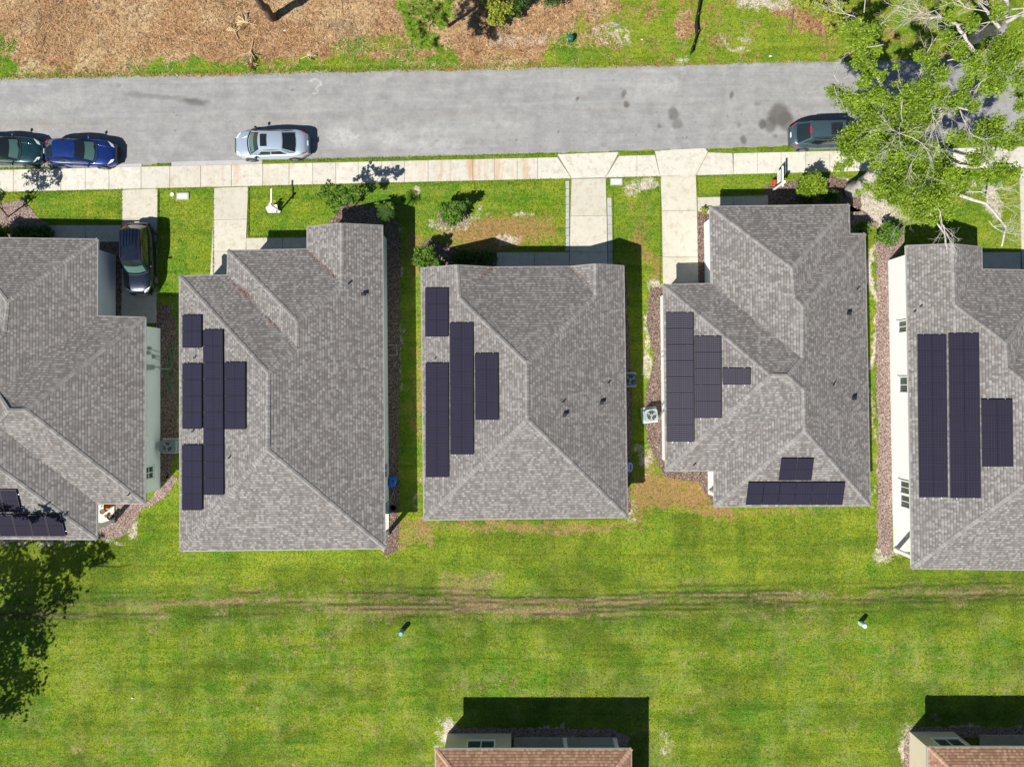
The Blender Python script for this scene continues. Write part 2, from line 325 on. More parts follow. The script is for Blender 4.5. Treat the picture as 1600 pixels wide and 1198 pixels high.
def mat_mulch(name, a, b, c3):
    t = NT(name, 1.0); p = t.pos(); v = t.n('ShaderNodeTexVoronoi'); v.inputs['Scale'].default_value = 24; t.put(v.inputs['Vector'], p)
    s = t.sepc(v.outputs['Color']); c = t.mix(s[0], a, b); c = t.mix(t.mr(s[1], 0.72, 1, 0, 0.8), c, c3)
    c = t.mix(t.mr(t.noise(9, 3, 0.7, p), 0.5, 0.38, 0, 0.7), c, (0.03, 0.018, 0.012)); t.col(c); t.bump(v.outputs['Distance'], 1.0, 0.05); t.b.inputs['Specular IOR Level'].default_value = 0.1; return t.m
M['mulch'] = mat_mulch('red_mulch', (0.09, 0.052, 0.040), (0.27, 0.185, 0.15), (0.55, 0.48, 0.43))
M['gravel'] = mat_mulch('pinkish_gravel', (0.18, 0.11, 0.09), (0.42, 0.31, 0.27), (0.64, 0.58, 0.53))
def mat_leaf(name, a, b, tr=0.35, dead=None):
    t = NT(name, 0.55); r = t.island(); c = t.mix(r, a, b)
    n = t.noise(0.9, 3, 0.6, t.pos()); c = t.mix(t.mr(n, 0.4, 0.7, 0, 0.5), c, tuple(x * 1.45 for x in b))
    if dead: c = t.mix(t.math('GREATER_THAN', r, 0.955), c, dead)
    t.col(c); t.b.inputs['Specular IOR Level'].default_value = 0.3
    tl = t.n('ShaderNodeBsdfTranslucent'); t.put(tl.inputs[0], t.mix(0.5, c, (0.30, 0.42, 0.04)))
    mx = t.n('ShaderNodeMixShader'); mx.inputs[0].default_value = tr; t.t.links.new(t.b.outputs[0], mx.inputs[1]); t.t.links.new(tl.outputs[0], mx.inputs[2]); t.t.links.new(mx.outputs[0], t.out.inputs[0])
    return t.m
M['oak_leaf'] = mat_leaf('oak_leaves', (0.055, 0.13, 0.012), (0.30, 0.42, 0.035), 0.42)
M['pine_leaf'] = mat_leaf('pine_needles', (0.09, 0.19, 0.012), (0.23, 0.36, 0.03), 0.3)
M['shrub_leaf'] = mat_leaf('shrub_leaves', (0.04, 0.10, 0.012), (0.13, 0.24, 0.03), 0.3)
M['shrub_yel'] = mat_leaf('yellow_green_leaves', (0.10, 0.14, 0.02), (0.34, 0.38, 0.05), 0.3, (0.5, 0.3, 0.05))
M['shade_leaf'] = mat_leaf('shade_tree_leaves', (0.03, 0.07, 0.012), (0.07, 0.14, 0.02), 0.08)
M['dark_leaf'] = mat_leaf('dark_leaves', (0.025, 0.06, 0.012), (0.06, 0.13, 0.02), 0.25)
def mat_bark(name, a, b):
    t = NT(name, 0.9); t.col(t.mix(t.mr(t.noise(7, 5, 0.75, t.pos()), 0.35, 0.65), a, b)); t.bump(t.noise(14, 4, 0.7, t.pos()), 0.7, 0.03); return t.m
M['bark_pale'] = mat_bark('pale_bark', (0.26, 0.24, 0.22), (0.56, 0.53, 0.49))
M['bark_dark'] = mat_bark('dark_bark', (0.05, 0.03, 0.025), (0.16, 0.09, 0.065))
M['twig'] = mat_bark('bleached_twig', (0.30, 0.275, 0.25), (0.58, 0.55, 0.51))
M['straw'] = mat_leaf('straw_blades', (0.16, 0.08, 0.035), (0.66, 0.46, 0.25), 0.1, (0.08, 0.05, 0.03))
M['grassblade'] = mat_leaf('grass_blades', (0.10, 0.20, 0.012), (0.26, 0.35, 0.035), 0.3)
M['chip'] = mat_leaf('wood_chips', (0.11, 0.065, 0.05), (0.36, 0.265, 0.22), 0.0, (0.6, 0.54, 0.48))
M['palm_dead'] = mat_leaf('dead_palm', (0.30, 0.20, 0.10), (0.62, 0.48, 0.28), 0.1)

# ---------------------------------------------------------------- painted grids: ground and road
def blob(px, py, cx, cy, rx, ry, soft=0.5, rot=0.0):
    dx, dy = px - cx, py - cy
    if rot: c, s = math.cos(rot), math.sin(rot); dx, dy = dx * c + dy * s, -dx * s + dy * c
    d = np.sqrt((dx / rx) ** 2 + (dy / ry) ** 2)
    return 1 - sstep(1 - soft, 1 + soft, d)
def set_color(me, name, arr):
    at = me.color_attributes.new(name, 'FLOAT_COLOR', 'POINT'); at.data.foreach_set('color', arr.astype(np.float32).ravel())
def north_edge(px): return 124.5 - 0.0205 * px
def south_edge(px): return 262 - 0.0285 * px
def walk_top(px): return 266 - 0.0228 * px
def walk_bot(px): return 300.5 - 0.0240 * px

def build_ground():
    st = 0.16
    cx = np.arange(-37, 37, st); cy = np.arange(-28, 28, st)
    ox = np.array([600, 300, 150, 90, 60, 48, 42, 39]); oy = np.array([600, 300, 150, 90, 60, 45, 36, 31])
    xs = np.concatenate([-ox, cx, ox[::-1]]); ys = np.concatenate([-oy, cy, oy[::-1]])
    X, Y = np.meshgrid(xs, ys); nx, ny = len(xs), len(ys)
    px = 800 + X * F / HC; py = 599 - Y * F / HC
    n1 = fbm(px / 60, py / 60); n2 = fbm(px / 22 + 9, py / 22 + 4); n3 = fbm(px / 160, py / 14 + 50, 5); n4 = fbm(px / 300 + 7, py / 6, 3)
    wx = (n1 - 0.5) * 60; wy = (n2 - 0.5) * 26; jx = px + wx; jy = py + wy
    N = py < north_edge(px) + 6
    # dry straw verge
    dry = np.where(N, 1 - sstep(840, 980, jx + (py - 50) * 0.8) * 1.0, 0.0)
    ge = north_edge(px) - py          # distance north of the road
    strip = (1 - sstep(14, 34, ge + (n2 - .5) * 30)) * (0.30 + 0.7 * (sstep(180, 240, px) * (1 - sstep(400, 420, px)) + sstep(415, 440, px) * (1 - sstep(690, 720, px)) + (1 - sstep(10, 40, px)) + sstep(850, 880, px)))
    strip = np.clip(strip, 0, 1) * sstep(1.5, 6, ge)
    g2 = blob(jx, jy, 600, 68, 90, 16) * .8 + blob(jx, jy, 890, 85, 40, 22) + blob(jx, jy, 12, 85, 18, 35) + blob(jx, jy, 700, 92, 20, 8) * .5
    dry = np.where(N, np.clip(dry - strip - g2, 0, 1), 0)
    dry = np.where(N, np.maximum(dry, (1 - sstep(2, 7, ge)) * 0.8), dry)
    # east verge patches of dry
    dry = np.where(N & (px > 900), np.clip(dry * .6 + 0.5 * sstep(.35, .75, fbm(px / 30 + 3, py / 22)) + blob(jx, jy, 1075, 30, 16, 40) * .6 + blob(jx, jy, 1250, 30, 40, 14, rot=.5) * .7, 0, 1), dry)
    lush = 0.25 + 0.9 * (n1 - 0.35) + 0.5 * (n3 - 0.5)
    lush = np.where(N, np.where(px > 900, 0.15 + (n2 - .5), np.clip((n1 - .33) * 3.2, 0, 1)), lush)
    lush = np.where(~N & (py < 345), 0.45 + (n2 - .5) * 1.2 + blob(px, py, 620, 300, 120, 30) * .4, lush)
    # side yards yellower
    sand = np.zeros_like(px); brown = np.zeros_like(px); dark = np.zeros_like(px)
    # front lawn of the centre house
    brown += blob(jx, jy, 800, 362, 75, 28) * .75 + blob(jx, jy, 740, 375, 60, 30) * .6 + blob(jx, jy, 805, 355, 20, 12) * .5
    sand += blob(jx, jy, 716, 352, 45, 14) * .75 + blob(jx, jy, 818, 333, 14, 5) * .9 + blob(jx, jy, 800, 375, 12, 8) * .8 + blob(jx, jy, 668, 302, 7, 7) * 1.0 + blob(jx, jy, 760, 330, 18, 8) * .5
    brown += blob(jx, jy, 650, 390, 14, 40) * .7
    sand += blob(jx, jy, 1000, 290, 30, 12) * .7 + blob(jx, jy, 1025, 288, 14, 12) * .7
    brown += blob(jx, jy, 1010, 420, 14, 60) * .65 + blob(jx, jy, 1000, 340, 30, 60) * .25
    sand += blob(jx, jy, 1013, 450, 16, 18) * .8 + blob(jx, jy, 1006, 540, 7, 90) * .75 + blob(jx, jy, 1012, 640, 12, 20) * .8 + blob(jx, jy, 1015, 700, 12, 50) * .6
    # orange worn patch
    brown += blob(jx, jy, 1065, 765, 62, 26, .6) * 1.25 + blob(jx, jy, 1005, 790, 28, 30) * .7 + blob(jx, jy, 1110, 800, 30, 12) * .7 + blob(jx, jy, 1020, 700, 14, 60) * .6
    brown += blob(jx, jy, 830, 822, 170, 9) * .75 + blob(jx, jy, 1220, 800, 110, 8) * .45 + blob(jx, jy, 655, 640, 8, 200) * .6
    sand += blob(jx, jy, 655, 740, 5, 70) * .5 + blob(jx, jy, 985, 800, 10, 18) * .6 + blob(jx, jy, 610, 850, 14, 12) * .6
    brown += blob(jx, jy, 640, 835, 30, 22) * .6
    # mower / vehicle track along the back lawn
    ty = np.interp(px, [-200, 0, 200, 400, 700, 800, 1050, 1250, 1400, 1600, 1800], [962, 956, 947, 936, 940, 948, 938, 934, 930, 922, 915])
    env = np.interp(px, [-200, 0, 300, 380, 700, 1250, 1300, 1500, 1700], [.35, .4, .45, .6, .95, .8, .5, .4, .35])
    tr = np.exp(-((py - ty + (n1 - .5) * 14) / 9.0) ** 2) * env
    tr2 = np.exp(-((py - ty - 2 + (n1 - .5) * 22) / 17.0) ** 2) * env * sstep(.42, .62, n4); brown += tr * (0.15 + n4 * .7) + tr2 * 1.0; sand += tr2 * sstep(.5, .7, fbm(px / 40, py / 5 + 60, 3)) * .35
    for d0, wd, am in ((-12, 2.0, .8), (-4, 1.8, .7), (5, 2.0, 1.0), (12, 2.2, .8), (24, 2.2, .6), (-22, 2.0, .5)):
        dark += np.exp(-((py - ty - d0 + (n1 - .5) * 10) / wd) ** 2) * am * 1.5 * sstep(.3, .5, n3) * (0.5 + 0.7 * env) * sstep(.2, .5, n4)
    brown += blob(jx, jy, 730, 905, 60, 14) * .45 + blob(jx, jy, 740, 925, 40, 22) * .35
    # mower stripes
    lush -= np.where((py > 800) & (py < 915), .25, 0); lush += 0.35 * np.where(py > 860, (fbm(px / 500, py / 17 + 3, 3) - .5) * 2, 0) + 0.30 * np.where(py > 800, (fbm(px / 38 + 40, py / 400, 2) - .5) * 2, 0)
    sand += np.where(py > 900, (sstep(.62, .75, fbm(px / 34 + 77, py / 26 + 3)) * .16), 0)
    brown += np.where(py > 900, (sstep(.58, .75, fbm(px / 60 + 17, py / 30 + 8)) * .35), 0)
    # round the rear houses
    sand += blob(jx, jy, 708, 1140, 14, 26) * .9 + blob(jx, jy, 690, 1160, 12, 40) * .6 + blob(jx, jy, 1420, 1170, 14, 44) * .95 + blob(jx, jy, 850, 1142, 130, 7) * .7 + blob(jx, jy, 1520, 1138, 90, 6) * .8
    sand += blob(jx, jy, 1040, 1165, 20, 30) * .35
    # house 4 / 5 gap and oak bed
    sand += blob(jx, jy, 1355, 320, 34, 32) * 1.0 + blob(jx, jy, 1300, 285, 40, 10) * .8 + blob(jx, jy, 1364, 450, 6, 110) * .9 + blob(jx, jy, 1364, 640, 4, 200) * .6 + blob(jx, jy, 1400, 330, 50, 20) * .5 + blob(jx, jy, 1550, 320, 12, 26) * .9 + blob(jx, jy, 1380, 868, 22, 12) * .8
    brown += blob(jx, jy, 1362, 560, 6, 210) * .55 + blob(jx, jy, 1470, 310, 80, 20) * .5
    sand += blob(jx, jy, 1520, 295, 50, 14) * .55
    # house 1 corner and gaps
    sand += blob(jx, jy, 205, 825, 16, 14, rot=-.7) * .9 + blob(jx, jy, 60, 848, 150, 5) * .6 + blob(jx, jy, 275, 610, 5, 90) * .5 + blob(jx, jy, 623, 500, 5, 160) * .7
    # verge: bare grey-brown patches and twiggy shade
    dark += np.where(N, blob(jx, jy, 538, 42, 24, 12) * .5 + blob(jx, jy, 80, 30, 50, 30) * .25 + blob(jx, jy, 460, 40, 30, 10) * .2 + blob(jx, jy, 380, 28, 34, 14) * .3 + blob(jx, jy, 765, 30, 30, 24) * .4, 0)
    sand += np.where(N, blob(jx, jy, 530, 40, 20, 12) * .5 + blob(jx, jy, 810, 62, 50, 12) * .7 + blob(jx, jy, 960, 50, 40, 18) * .6 + blob(jx, jy, 1195, 6, 40, 14) * .9 + blob(jx, jy, 1150, 70, 26, 5, rot=.6) * .95 + blob(jx, jy, 1078, 98, 10, 10) * .9 + blob(jx, jy, 1170, 55, 6, 10) * .7, 0)
    brown += np.where(N, blob(jx, jy, 690, 60, 70, 25) * .4, 0)
    band = np.where(py > 800, np.exp(-((py - ty - 14) / 34.0) ** 2) * .55 * (0.5 + fbm(px / 120 + 5, py / 12, 4)) + .55 * sstep(.48, .66, fbm(px / 90 + 31, py / 45 + 8, 4)) + .35 * sstep(.5, .62, fbm(px / 26 + 3, py / 150 + 8, 3)), 0)
    lush = np.clip(lush, 0, 1)
    global PAINT; PAINT = (xs, ys, np.clip(dry, 0, 1), np.clip(brown, 0, 1), np.clip(sand, 0, 1), lush)
    Z = np.zeros_like(X)
    me = bpy.data.meshes.new('ground'); V = np.stack([X, Y, Z], -1).reshape(-1, 3)
    i = np.arange(nx * ny).reshape(ny, nx); Q = np.stack([i[:-1, :-1], i[:-1, 1:], i[1:, 1:], i[1:, :-1]], -1).reshape(-1, 4)
    fast_mesh(me, V, Q)
    one = np.ones_like(px)
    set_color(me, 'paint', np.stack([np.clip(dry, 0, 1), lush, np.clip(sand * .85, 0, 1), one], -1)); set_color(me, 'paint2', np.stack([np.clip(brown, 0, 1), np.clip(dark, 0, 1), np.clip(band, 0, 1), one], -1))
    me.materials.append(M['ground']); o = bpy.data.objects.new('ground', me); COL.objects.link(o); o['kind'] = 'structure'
def fast_mesh(me, V, Q):
    k = Q.shape[1]
    me.vertices.add(len(V)); me.vertices.foreach_set('co', V.astype(np.float32).ravel())
    me.loops.add(Q.size); me.loops.foreach_set('vertex_index', Q.astype(np.int32).ravel())
    me.polygons.add(len(Q)); me.polygons.foreach_set('loop_start', np.arange(0, Q.size, k, dtype=np.int32)); me.update(calc_edges=True)
build_ground()

def build_road():
    pxs = np.arange(-520, 2120, 2.2); ts = np.linspace(0, 1, 72)
    PX, T = np.meshgrid(pxs, ts)
    e1 = (fbm(pxs / 9, pxs * 0 + 3, 4) - .5) * 6 + (fbm(pxs / 70, pxs * 0 + 8, 3) - .5) * 5; e2 = (fbm(pxs / 9, pxs * 0 + 13, 4) - .5) * 4
    y0 = north_edge(pxs) + e1; y1 = south_edge(pxs) + 1.5 + e2
    PY = y0[None, :] * (1 - T) + y1[None, :] * T
    k = HC / F; V = np.stack([(PX - 800) * k, (599 - PY) * k, 0 * PX + 0.02], -1).reshape(-1, 3)
    n2 = fbm(PX / 12, PY / 12); jx = PX + (n2 - .5) * 8; jy = PY + (fbm(PX / 9 + 40, PY / 9) - .5) * 6
    dk = np.zeros_like(PX); lt = np.zeros_like(PX); yl = np.zeros_like(PX)
    for cx, cy, rx, ry, a in ((975, 147, 4, 7, .9), (979, 164, 4.5, 5.5, .9), (904, 154, 2.5, 2.5, .9), (1030, 198, 4, 4, .7), (1143, 148, 3, 6, .8), (1190, 194, 6, 8, .9), (1160, 219, 4.5, 7, .8), (1153, 195, 4, 4, .5), (1183, 164, 5, 3, .5), (1218, 178, 16, 16, .9), (1204, 196, 10, 12, .75), (1230, 192, 12, 14, .75), (1211, 213, 4, 3, .6), (1052, 178, 8, 11, .7), (1058, 195, 9, 7, .6), (183, 134, 4, 4, .35), (943, 228, 4, 4, .4), (682, 220, 2, 3, .8), (275, 204, 2, 1.5, .9), (456, 141, 1.3, 1.3, .9), (1031, 141, 2, 2, .7), (1073, 216, 1.5, 1.5, .9), (807, 220, 1.5, 1.5, .9), (873, 205, 1.3, 2, .8)):
        dk += blob(jx, jy, cx, cy, rx, ry, .35) * a
    dk += blob(jx, jy, 250, 152, 60, 4, .6, .1) * .45 + blob(jx, jy, 305, 160, 20, 5, .5, .1) * .65
    rr = np.random.default_rng(3)
    for _ in range(70):
        cx = rr.uniform(880, 1300) if rr.random() < .6 else rr.uniform(0, 1300); cy = rr.uniform(170, 232) if rr.random() < .8 else rr.uniform(125, 235); dk += blob(PX, PY, cx, cy, rr.uniform(.8, 1.5), rr.uniform(.8, 1.5), .4) * rr.uniform(.3, .8)
    seam = np.interp(PX, [-500, 0, 200, 320, 560, 800, 1200, 2100], [198, 194.5, 193, 188.5, 183.5, 175.5, 166, 150])
    brk = sstep(.42, .6, fbm(PX / 25, PX * 0 + 5, 3))
    yl += np.exp(-((PY - seam) / 1.3) ** 2) * brk * .28 + np.exp(-((PX - 68) / 10) ** 2 - ((PY - seam) / 2.2) ** 2) * .5
    lt += np.exp(-((PY - (y0[None, :] + 8)) / 3.5) ** 2) * .35 * sstep(.4, .7, fbm(PX / 60, PY / 8)) + np.exp(-((PY - seam + 12) / 2) ** 2) * .15
    for cx, cy, rx, ry, a in ((540, 215, 26, 16, .8), (610, 215, 24, 13, .7), (680, 228, 40, 12, .6), (660, 205, 50, 8, .35), (900, 128, 34, 16, .3), (1010, 135, 38, 18, .35), (1050, 130, 12, 10, .5), (100, 155, 40, 14, .4), (40, 172, 30, 8, .35), (1380, 190, 10, 60, .4), (480, 160, 30, 12, .3), (760, 200, 60, 18, .25), (590, 141, 20, 5, .3)):
        lt += blob(jx, jy, cx, cy, rx, ry, .7) * a * (0.4 + n2)
    # chalk-like scrawl of spilt white paint
    for x0, y0_, x1, y1_ in ((494, 124, 500, 128), (500, 128, 502, 133), (502, 133, 496, 136), (496, 136, 494, 140), (494, 140, 497, 144), (484, 128, 488, 126), (490, 146, 495, 146), (487, 125, 494, 124)):
        t = np.clip(((PX - x0) * (x1 - x0) + (PY - y0_) * (y1_ - y0_)) / ((x1 - x0) ** 2 + (y1_ - y0_) ** 2), 0, 1)
        lt += np.exp(-(((PX - x0 - t * (x1 - x0)) ** 2 + (PY - y0_ - t * (y1_ - y0_)) ** 2) / .9)) * 1.5
    me = bpy.data.meshes.new('road'); ny, nx = PX.shape; i = np.arange(nx * ny).reshape(ny, nx)
    Q = np.stack([i[1:, :-1], i[1:, 1:], i[:-1, 1:], i[:-1, :-1]], -1).reshape(-1, 4); fast_mesh(me, V, Q)
    set_color(me, 'paint', np.stack([np.clip(dk, 0, 1), np.clip(lt, 0, 1), np.clip(yl, 0, 1), PX * 0 + 1], -1))
    me.materials.append(M['road']); o = bpy.data.objects.new('road', me); COL.objects.link(o); o['kind'] = 'structure'
build_road()

# ---------------------------------------------------------------- sidewalk, driveways, walkways
def slab_mb(mb, pxpoly, z1=0.06, gap=0.012):
    pts = [P(x, y) for x, y in pxpoly]; c = sum(pts, Vector()) / len(pts)
    pts = [p + (c - p).normalized() * gap * 1.4 for p in pts]
    if sum((a.x * b.y - b.x * a.y) for a, b in zip(pts, pts[1:] + pts[:1])) < 0: pts.reverse()
    mb.prism([(p.x, p.y) for p in pts], -0.1, z1)
def struct(mb, name, mat): o = mb.build(name, mat); o['kind'] = 'structure'; return o
sw = MB(); js = [-520]
given = [-14, 22, 59, 96, 134, 171, 221, 266, 314, 362, 411, 452, 489, 525, 560, 596, 632, 669, 739, 773, 808, 840]
x = -14
while x > -480: x -= 38; given.insert(0, x)
for a, b in zip(given, given[1:]): slab_mb(sw, [(a, walk_top(a)), (b, walk_top(b)), (b, walk_bot(b)), (a, walk_bot(a))])
# flared aprons of the two driveways that cross the walk
slab_mb(sw, [(840, walk_top(840)), (871, walk_top(871)), (893, walk_bot(893)), (840, walk_bot(840))])
slab_mb(sw, [(871, 241.5), (967, 238), (946, walk_bot(946)), (893, walk_bot(893))], 0.05)
slab_mb(sw, [(967, 244), (995, walk_top(995)), (995, walk_bot(995)), (946, walk_bot(946))])
slab_mb(sw, [(995, walk_top(995)), (1023, walk_top(1023)), (1031, walk_bot(1031)), (995, walk_bot(995))])
slab_mb(sw, [(1023, 236.5), (1050, 234), (1102, 232), (1106, 238), (1087, walk_bot(1087)), (1031, walk_bot(1031))], 0.05)
slab_mb(sw, [(1106, 238.5), (1144, walk_top(1144)), (1146, walk_bot(1146)), (1087, walk_bot(1087))])
g2 = [1146, 1183, 1220, 1258, 1296, 1334, 1372, 1410, 1448, 1486, 1524, 1562, 1600, 1650, 1700, 1760, 1830, 1900, 2000]
for a, b in zip(g2, g2[1:]): slab_mb(sw, [(a, walk_top(a)), (b, walk_top(b)), (b, walk_bot(b)), (a, walk_bot(a))])
struct(sw, 'sidewalk', M['sidewalk'])
sb = MB(); q = [P(x, y) for x, y in ((-500, walk_bot(-500) - .3), (2000, walk_bot(2000) - .3), (2000, walk_top(2000) + .3), (-500, walk_top(-500) + .3))]; sb.prism([(p.x, p.y) for p in q], -.12, .03)
for pl_ in ([(870, 243), (966, 239), (946, 283), (894, 284)], [(1024, 238), (1104, 234), (1086, 274), (1032, 276)]): q = [P(*p) for p in pl_][::-1]; sb.prism([(p.x, p.y) for p in q], -.12, .035)
struct(sb, 'sidewalk_base', M['joint'])
# thin broken concrete aprons between the road and the walk
ap = MB()
for a, b in ((268, 410), (150, 222)):
    if a == 150: pts = [(170, south_edge(170)), (222, south_edge(222)), (222, walk_top(222) + .5), (170, walk_top(170) + .5)]
    else: pts = [(a, south_edge(a) - 1), (b, south_edge(b) - 1), (b, walk_top(b) + .5), (a, walk_top(a) + .5)]
    slab_mb(ap, pts, 0.035)
struct(ap, 'kerb_apron', M['paver'])
dr = MB()
slab_mb(dr, [(191, 297), (247, 295), (246.5, 341), (191, 342)]); slab_mb(dr, [(191, 342), (246.5, 341), (245.5, 420), (191, 420)]); slab_mb(dr, [(191, 420), (245.5, 420), (245, 505), (190, 505)])
slab_mb(dr, [(335, 294), (388.5, 292), (386.5, 343), (333, 344)]); slab_mb(dr, [(333, 344), (386.5, 343), (384.5, 393), (331, 393)]); slab_mb(dr, [(331, 393), (384.5, 393), (384, 440), (328, 440)])
slab_mb(dr, [(893, 280), (946.5, 279), (948, 337), (891, 338)]); slab_mb(dr, [(891, 338), (948, 337), (949, 394), (890, 394)]); slab_mb(dr, [(890, 394), (949, 394), (950, 440), (889, 440)])
slab_mb(dr, [(1031.5, 276), (1087, 273.5), (1089, 329), (1034, 330)]); slab_mb(dr, [(1034, 330), (1089, 329), (1090, 402), (1035, 402)]); slab_mb(dr, [(1035, 402), (1090, 402), (1092, 470), (1036, 470)])
slab_mb(dr, [(1592, 264), (1650, 262), (1650, 330), (1594, 330)]); slab_mb(dr, [(1594, 330), (1650, 330), (1650, 420), (1596, 420)])
struct(dr, 'driveway', M['drive'])
wk = MB()
slab_mb(wk, [(77, 352), (134, 352), (134, 378), (77, 378)]); slab_mb(wk, [(134, 352), (190.5, 352), (190.5, 378), (134, 378)])
slab_mb(wk, [(385, 372), (442, 371.5), (442, 400), (385, 400)]); slab_mb(wk, [(442, 371.5), (500, 371), (500, 400), (442, 400)])
slab_mb(wk, [(776, 394), (835, 394), (835, 425), (776, 425)]); slab_mb(wk, [(835, 394), (889.5, 394), (889.5, 425), (835, 425)])
slab_mb(wk, [(1089.5, 309), (1145, 307), (1145, 345), (1089.5, 330)]); slab_mb(wk, [(1145, 307), (1200, 305), (1200, 345), (1145, 345)])
slab_mb(wk, [(1531, 394), (1594, 394), (1594, 430), (1531, 430)])
struct(wk, 'front_walkway', M['drive'])
pv = MB()
for j in range(9): slab_mb(pv, [(883 + j * .1, 283 + j * 12.2), (889.5, 283 + j * 12.2), (889.3, 295.2 + j * 12.2), (883, 295.2 + j * 12.2)], 0.055)
for j in range(8): slab_mb(pv, [(948.5 + j * .2, 309 + j * 14), (955.3 + j * .3, 309 + j * 14), (955.6 + j * .3, 323 + j * 14), (948.8 + j * .2, 323 + j * 14)], 0.055)
struct(pv, 'paver_edging', M['paver'])

# ---------------------------------------------------------------- mulch and gravel beds
def in_poly(x, y, poly):
    c = np.zeros(len(x), bool); n = len(poly)
    for i in range(n):
        x0, y0 = poly[i]; x1, y1 = poly[(i + 1) % n]
        if y0 == y1: continue
        t = ((y0 > y) != (y1 > y)) & (x < (x1 - x0) * (y - y0) / (y1 - y0) + x0); c ^= t
    return c
chipV = []; BEDS = []
def scatter_blades(pxyz, n_per, L, W, tilt, lift=0.02, taper=1.0):
    """returns V, Q: small quads lying about"""
    n = len(pxyz); a = rng.uniform(0, 2 * np.pi, n); l = rng.uniform(*L, n) / 2; w_ = rng.uniform(*W, n) / 2; t = rng.uniform(-tilt, tilt, n)
    d = np.stack([np.cos(a) * np.cos(t), np.sin(a) * np.cos(t), np.sin(t)], -1); s = np.stack([-np.sin(a), np.cos(a), rng.uniform(-.6, .6, n)], -1)
    c = pxyz + np.array([0, 0, 1]) * (lift + np.abs(l * np.sin(t)))[:, None]
    V = np.stack([c - d * l[:, None] - s * w_[:, None], c + d * l[:, None] - s * w_[:, None] * taper, c + d * l[:, None] + s * w_[:, None] * taper, c - d * l[:, None] + s * w_[:, None]], 1).reshape(-1, 3)
    return V, np.arange(4 * n).reshape(-1, 4)
def quads_obj(name, V, Q, mat, parent=None):
    me = bpy.data.meshes.new(name); fast_mesh(me, V, Q); me.materials.append(mat); o = bpy.data.objects.new(name, me); COL.objects.link(o)
    if parent: o.parent = parent
    return o
def bed(label, poly, mat, name='mulch_bed', jit=3.0, chips=22):
    pts = []; BEDS.append(poly)
    for (x0, y0), (x1, y1) in zip(poly, poly[1:] + poly[:1]):
        m = max(1, int(math.hypot(x1 - x0, y1 - y0) / 5))
        for i in range(m):
            t = i / m; pts.append((x0 + (x1 - x0) * t + random.uniform(-jit, jit) * .5, y0 + (y1 - y0) * t + random.uniform(-jit, jit) * .5))
    W = [P(*p) for p in pts]
    if sum((a.x * b.y - b.x * a.y) for a, b in zip(W, W[1:] + W[:1])) < 0: W.reverse(); pts.reverse()
    mb = MB(); mb.prism([(p.x, p.y) for p in W], -0.05, 0.03); o = mb.build(name, mat)
    tag(o, label, 'garden bed', kind='stuff')
    xs = [p[0] for p in poly]; ys = [p[1] for p in poly]; area = (max(xs) - min(xs)) * (max(ys) - min(ys)) * (HC / F) ** 2; n = int(area * chips)
    X = rng.uniform(min(xs) - 4, max(xs) + 4, n); Y = rng.uniform(min(ys) - 4, max(ys) + 4, n)
    k = in_poly(X + rng.uniform(-5, 5, n), Y + rng.uniform(-5, 5, n), poly); X = X[k]; Y = Y[k]
    chipV.append(np.stack([(X - 800) * HC / F, (599 - Y) * HC / F, X * 0 + 0.02], -1))
G, U = M['gravel'], M['mulch']
bed('dark mulch strip between the sage house and the house east of it', [(243, 475), (268, 478), (277, 520), (278, 700), (262, 745), (243, 760)], U)
bed('pinkish gravel curving round the sage house rear corner', [(150, 790), (232, 783), (262, 740), (279, 745), (262, 772), (240, 790), (222, 795), (208, 820), (190, 840), (0, 847), (0, 838), (150, 836)], G)
bed('mulch bed at the front of the sage house', [(0, 318), (38, 312), (52, 330), (66, 345), (77, 350), (77, 378), (0, 378)], G)
bed('mulch strip beside the front corner of the sage house', [(152, 372), (191, 378), (190, 500), (152, 500)], U)
bed('mulch bed round the young tree and palm', [(512, 352), (530, 325), (548, 318), (600, 325), (618, 340), (626, 375), (626, 420), (622, 860), (600, 870), (606, 360)], U)
bed('grassless ring round the shrub in the centre lawn', [(682, 338), (690, 322), (712, 320), (730, 330), (735, 342), (722, 354), (700, 358), (685, 350)], G)
bed('front bed of the centre house', [(655, 385), (668, 372), (690, 380), (720, 392), (776, 392), (776, 425), (655, 425)], U)
bed('narrow mulch strip east of the centre house', [(965, 410), (978, 415), (988, 620), (984, 800), (970, 800)], U)
bed('pinkish gravel strip by the white wall and air conditioner', [(1016, 450), (1036, 450), (1042, 736), (1115, 738), (1122, 796), (1108, 780), (1092, 752), (1040, 746), (1012, 690), (1006, 640), (1012, 600), (1022, 560), (1010, 500)], U)
bed('red mulch strip along the fourth driveway', [(1089, 330), (1110, 326), (1112, 445), (1090, 445)], U)
bed('front bed under the young shrub by the oak', [(1196, 290), (1225, 285), (1250, 280), (1300, 276), (1345, 290), (1345, 330), (1196, 330)], U)
bed('mulch by the front step of the fourth house', [(1328, 320), (1350, 330), (1372, 350), (1345, 368), (1326, 368)], G)
bed('long pink mulch strip beside the tall white wall', [(1368, 372), (1385, 350), (1410, 352), (1412, 380), (1392, 420), (1394, 868), (1380, 868), (1370, 850), (1372, 700), (1368, 560), (1370, 470)], G)
bed('dark gravel along the rear porch of the tan-roofed house', [(700, 1150), (712, 1136), (800, 1138), (960, 1138), (985, 1152), (980, 1165), (700, 1165)], G)
bed('pale gravel round the corner of the rear right house', [(1412, 1198), (1414, 1148), (1424, 1134), (1440, 1136), (1600, 1136), (1600, 1152), (1432, 1150), (1430, 1240), (1412, 1240)], G)
cv = np.concatenate(chipV); V, Q = scatter_blades(cv, 1, (0.04, 0.10), (0.02, 0.04), 0.5, 0.025)
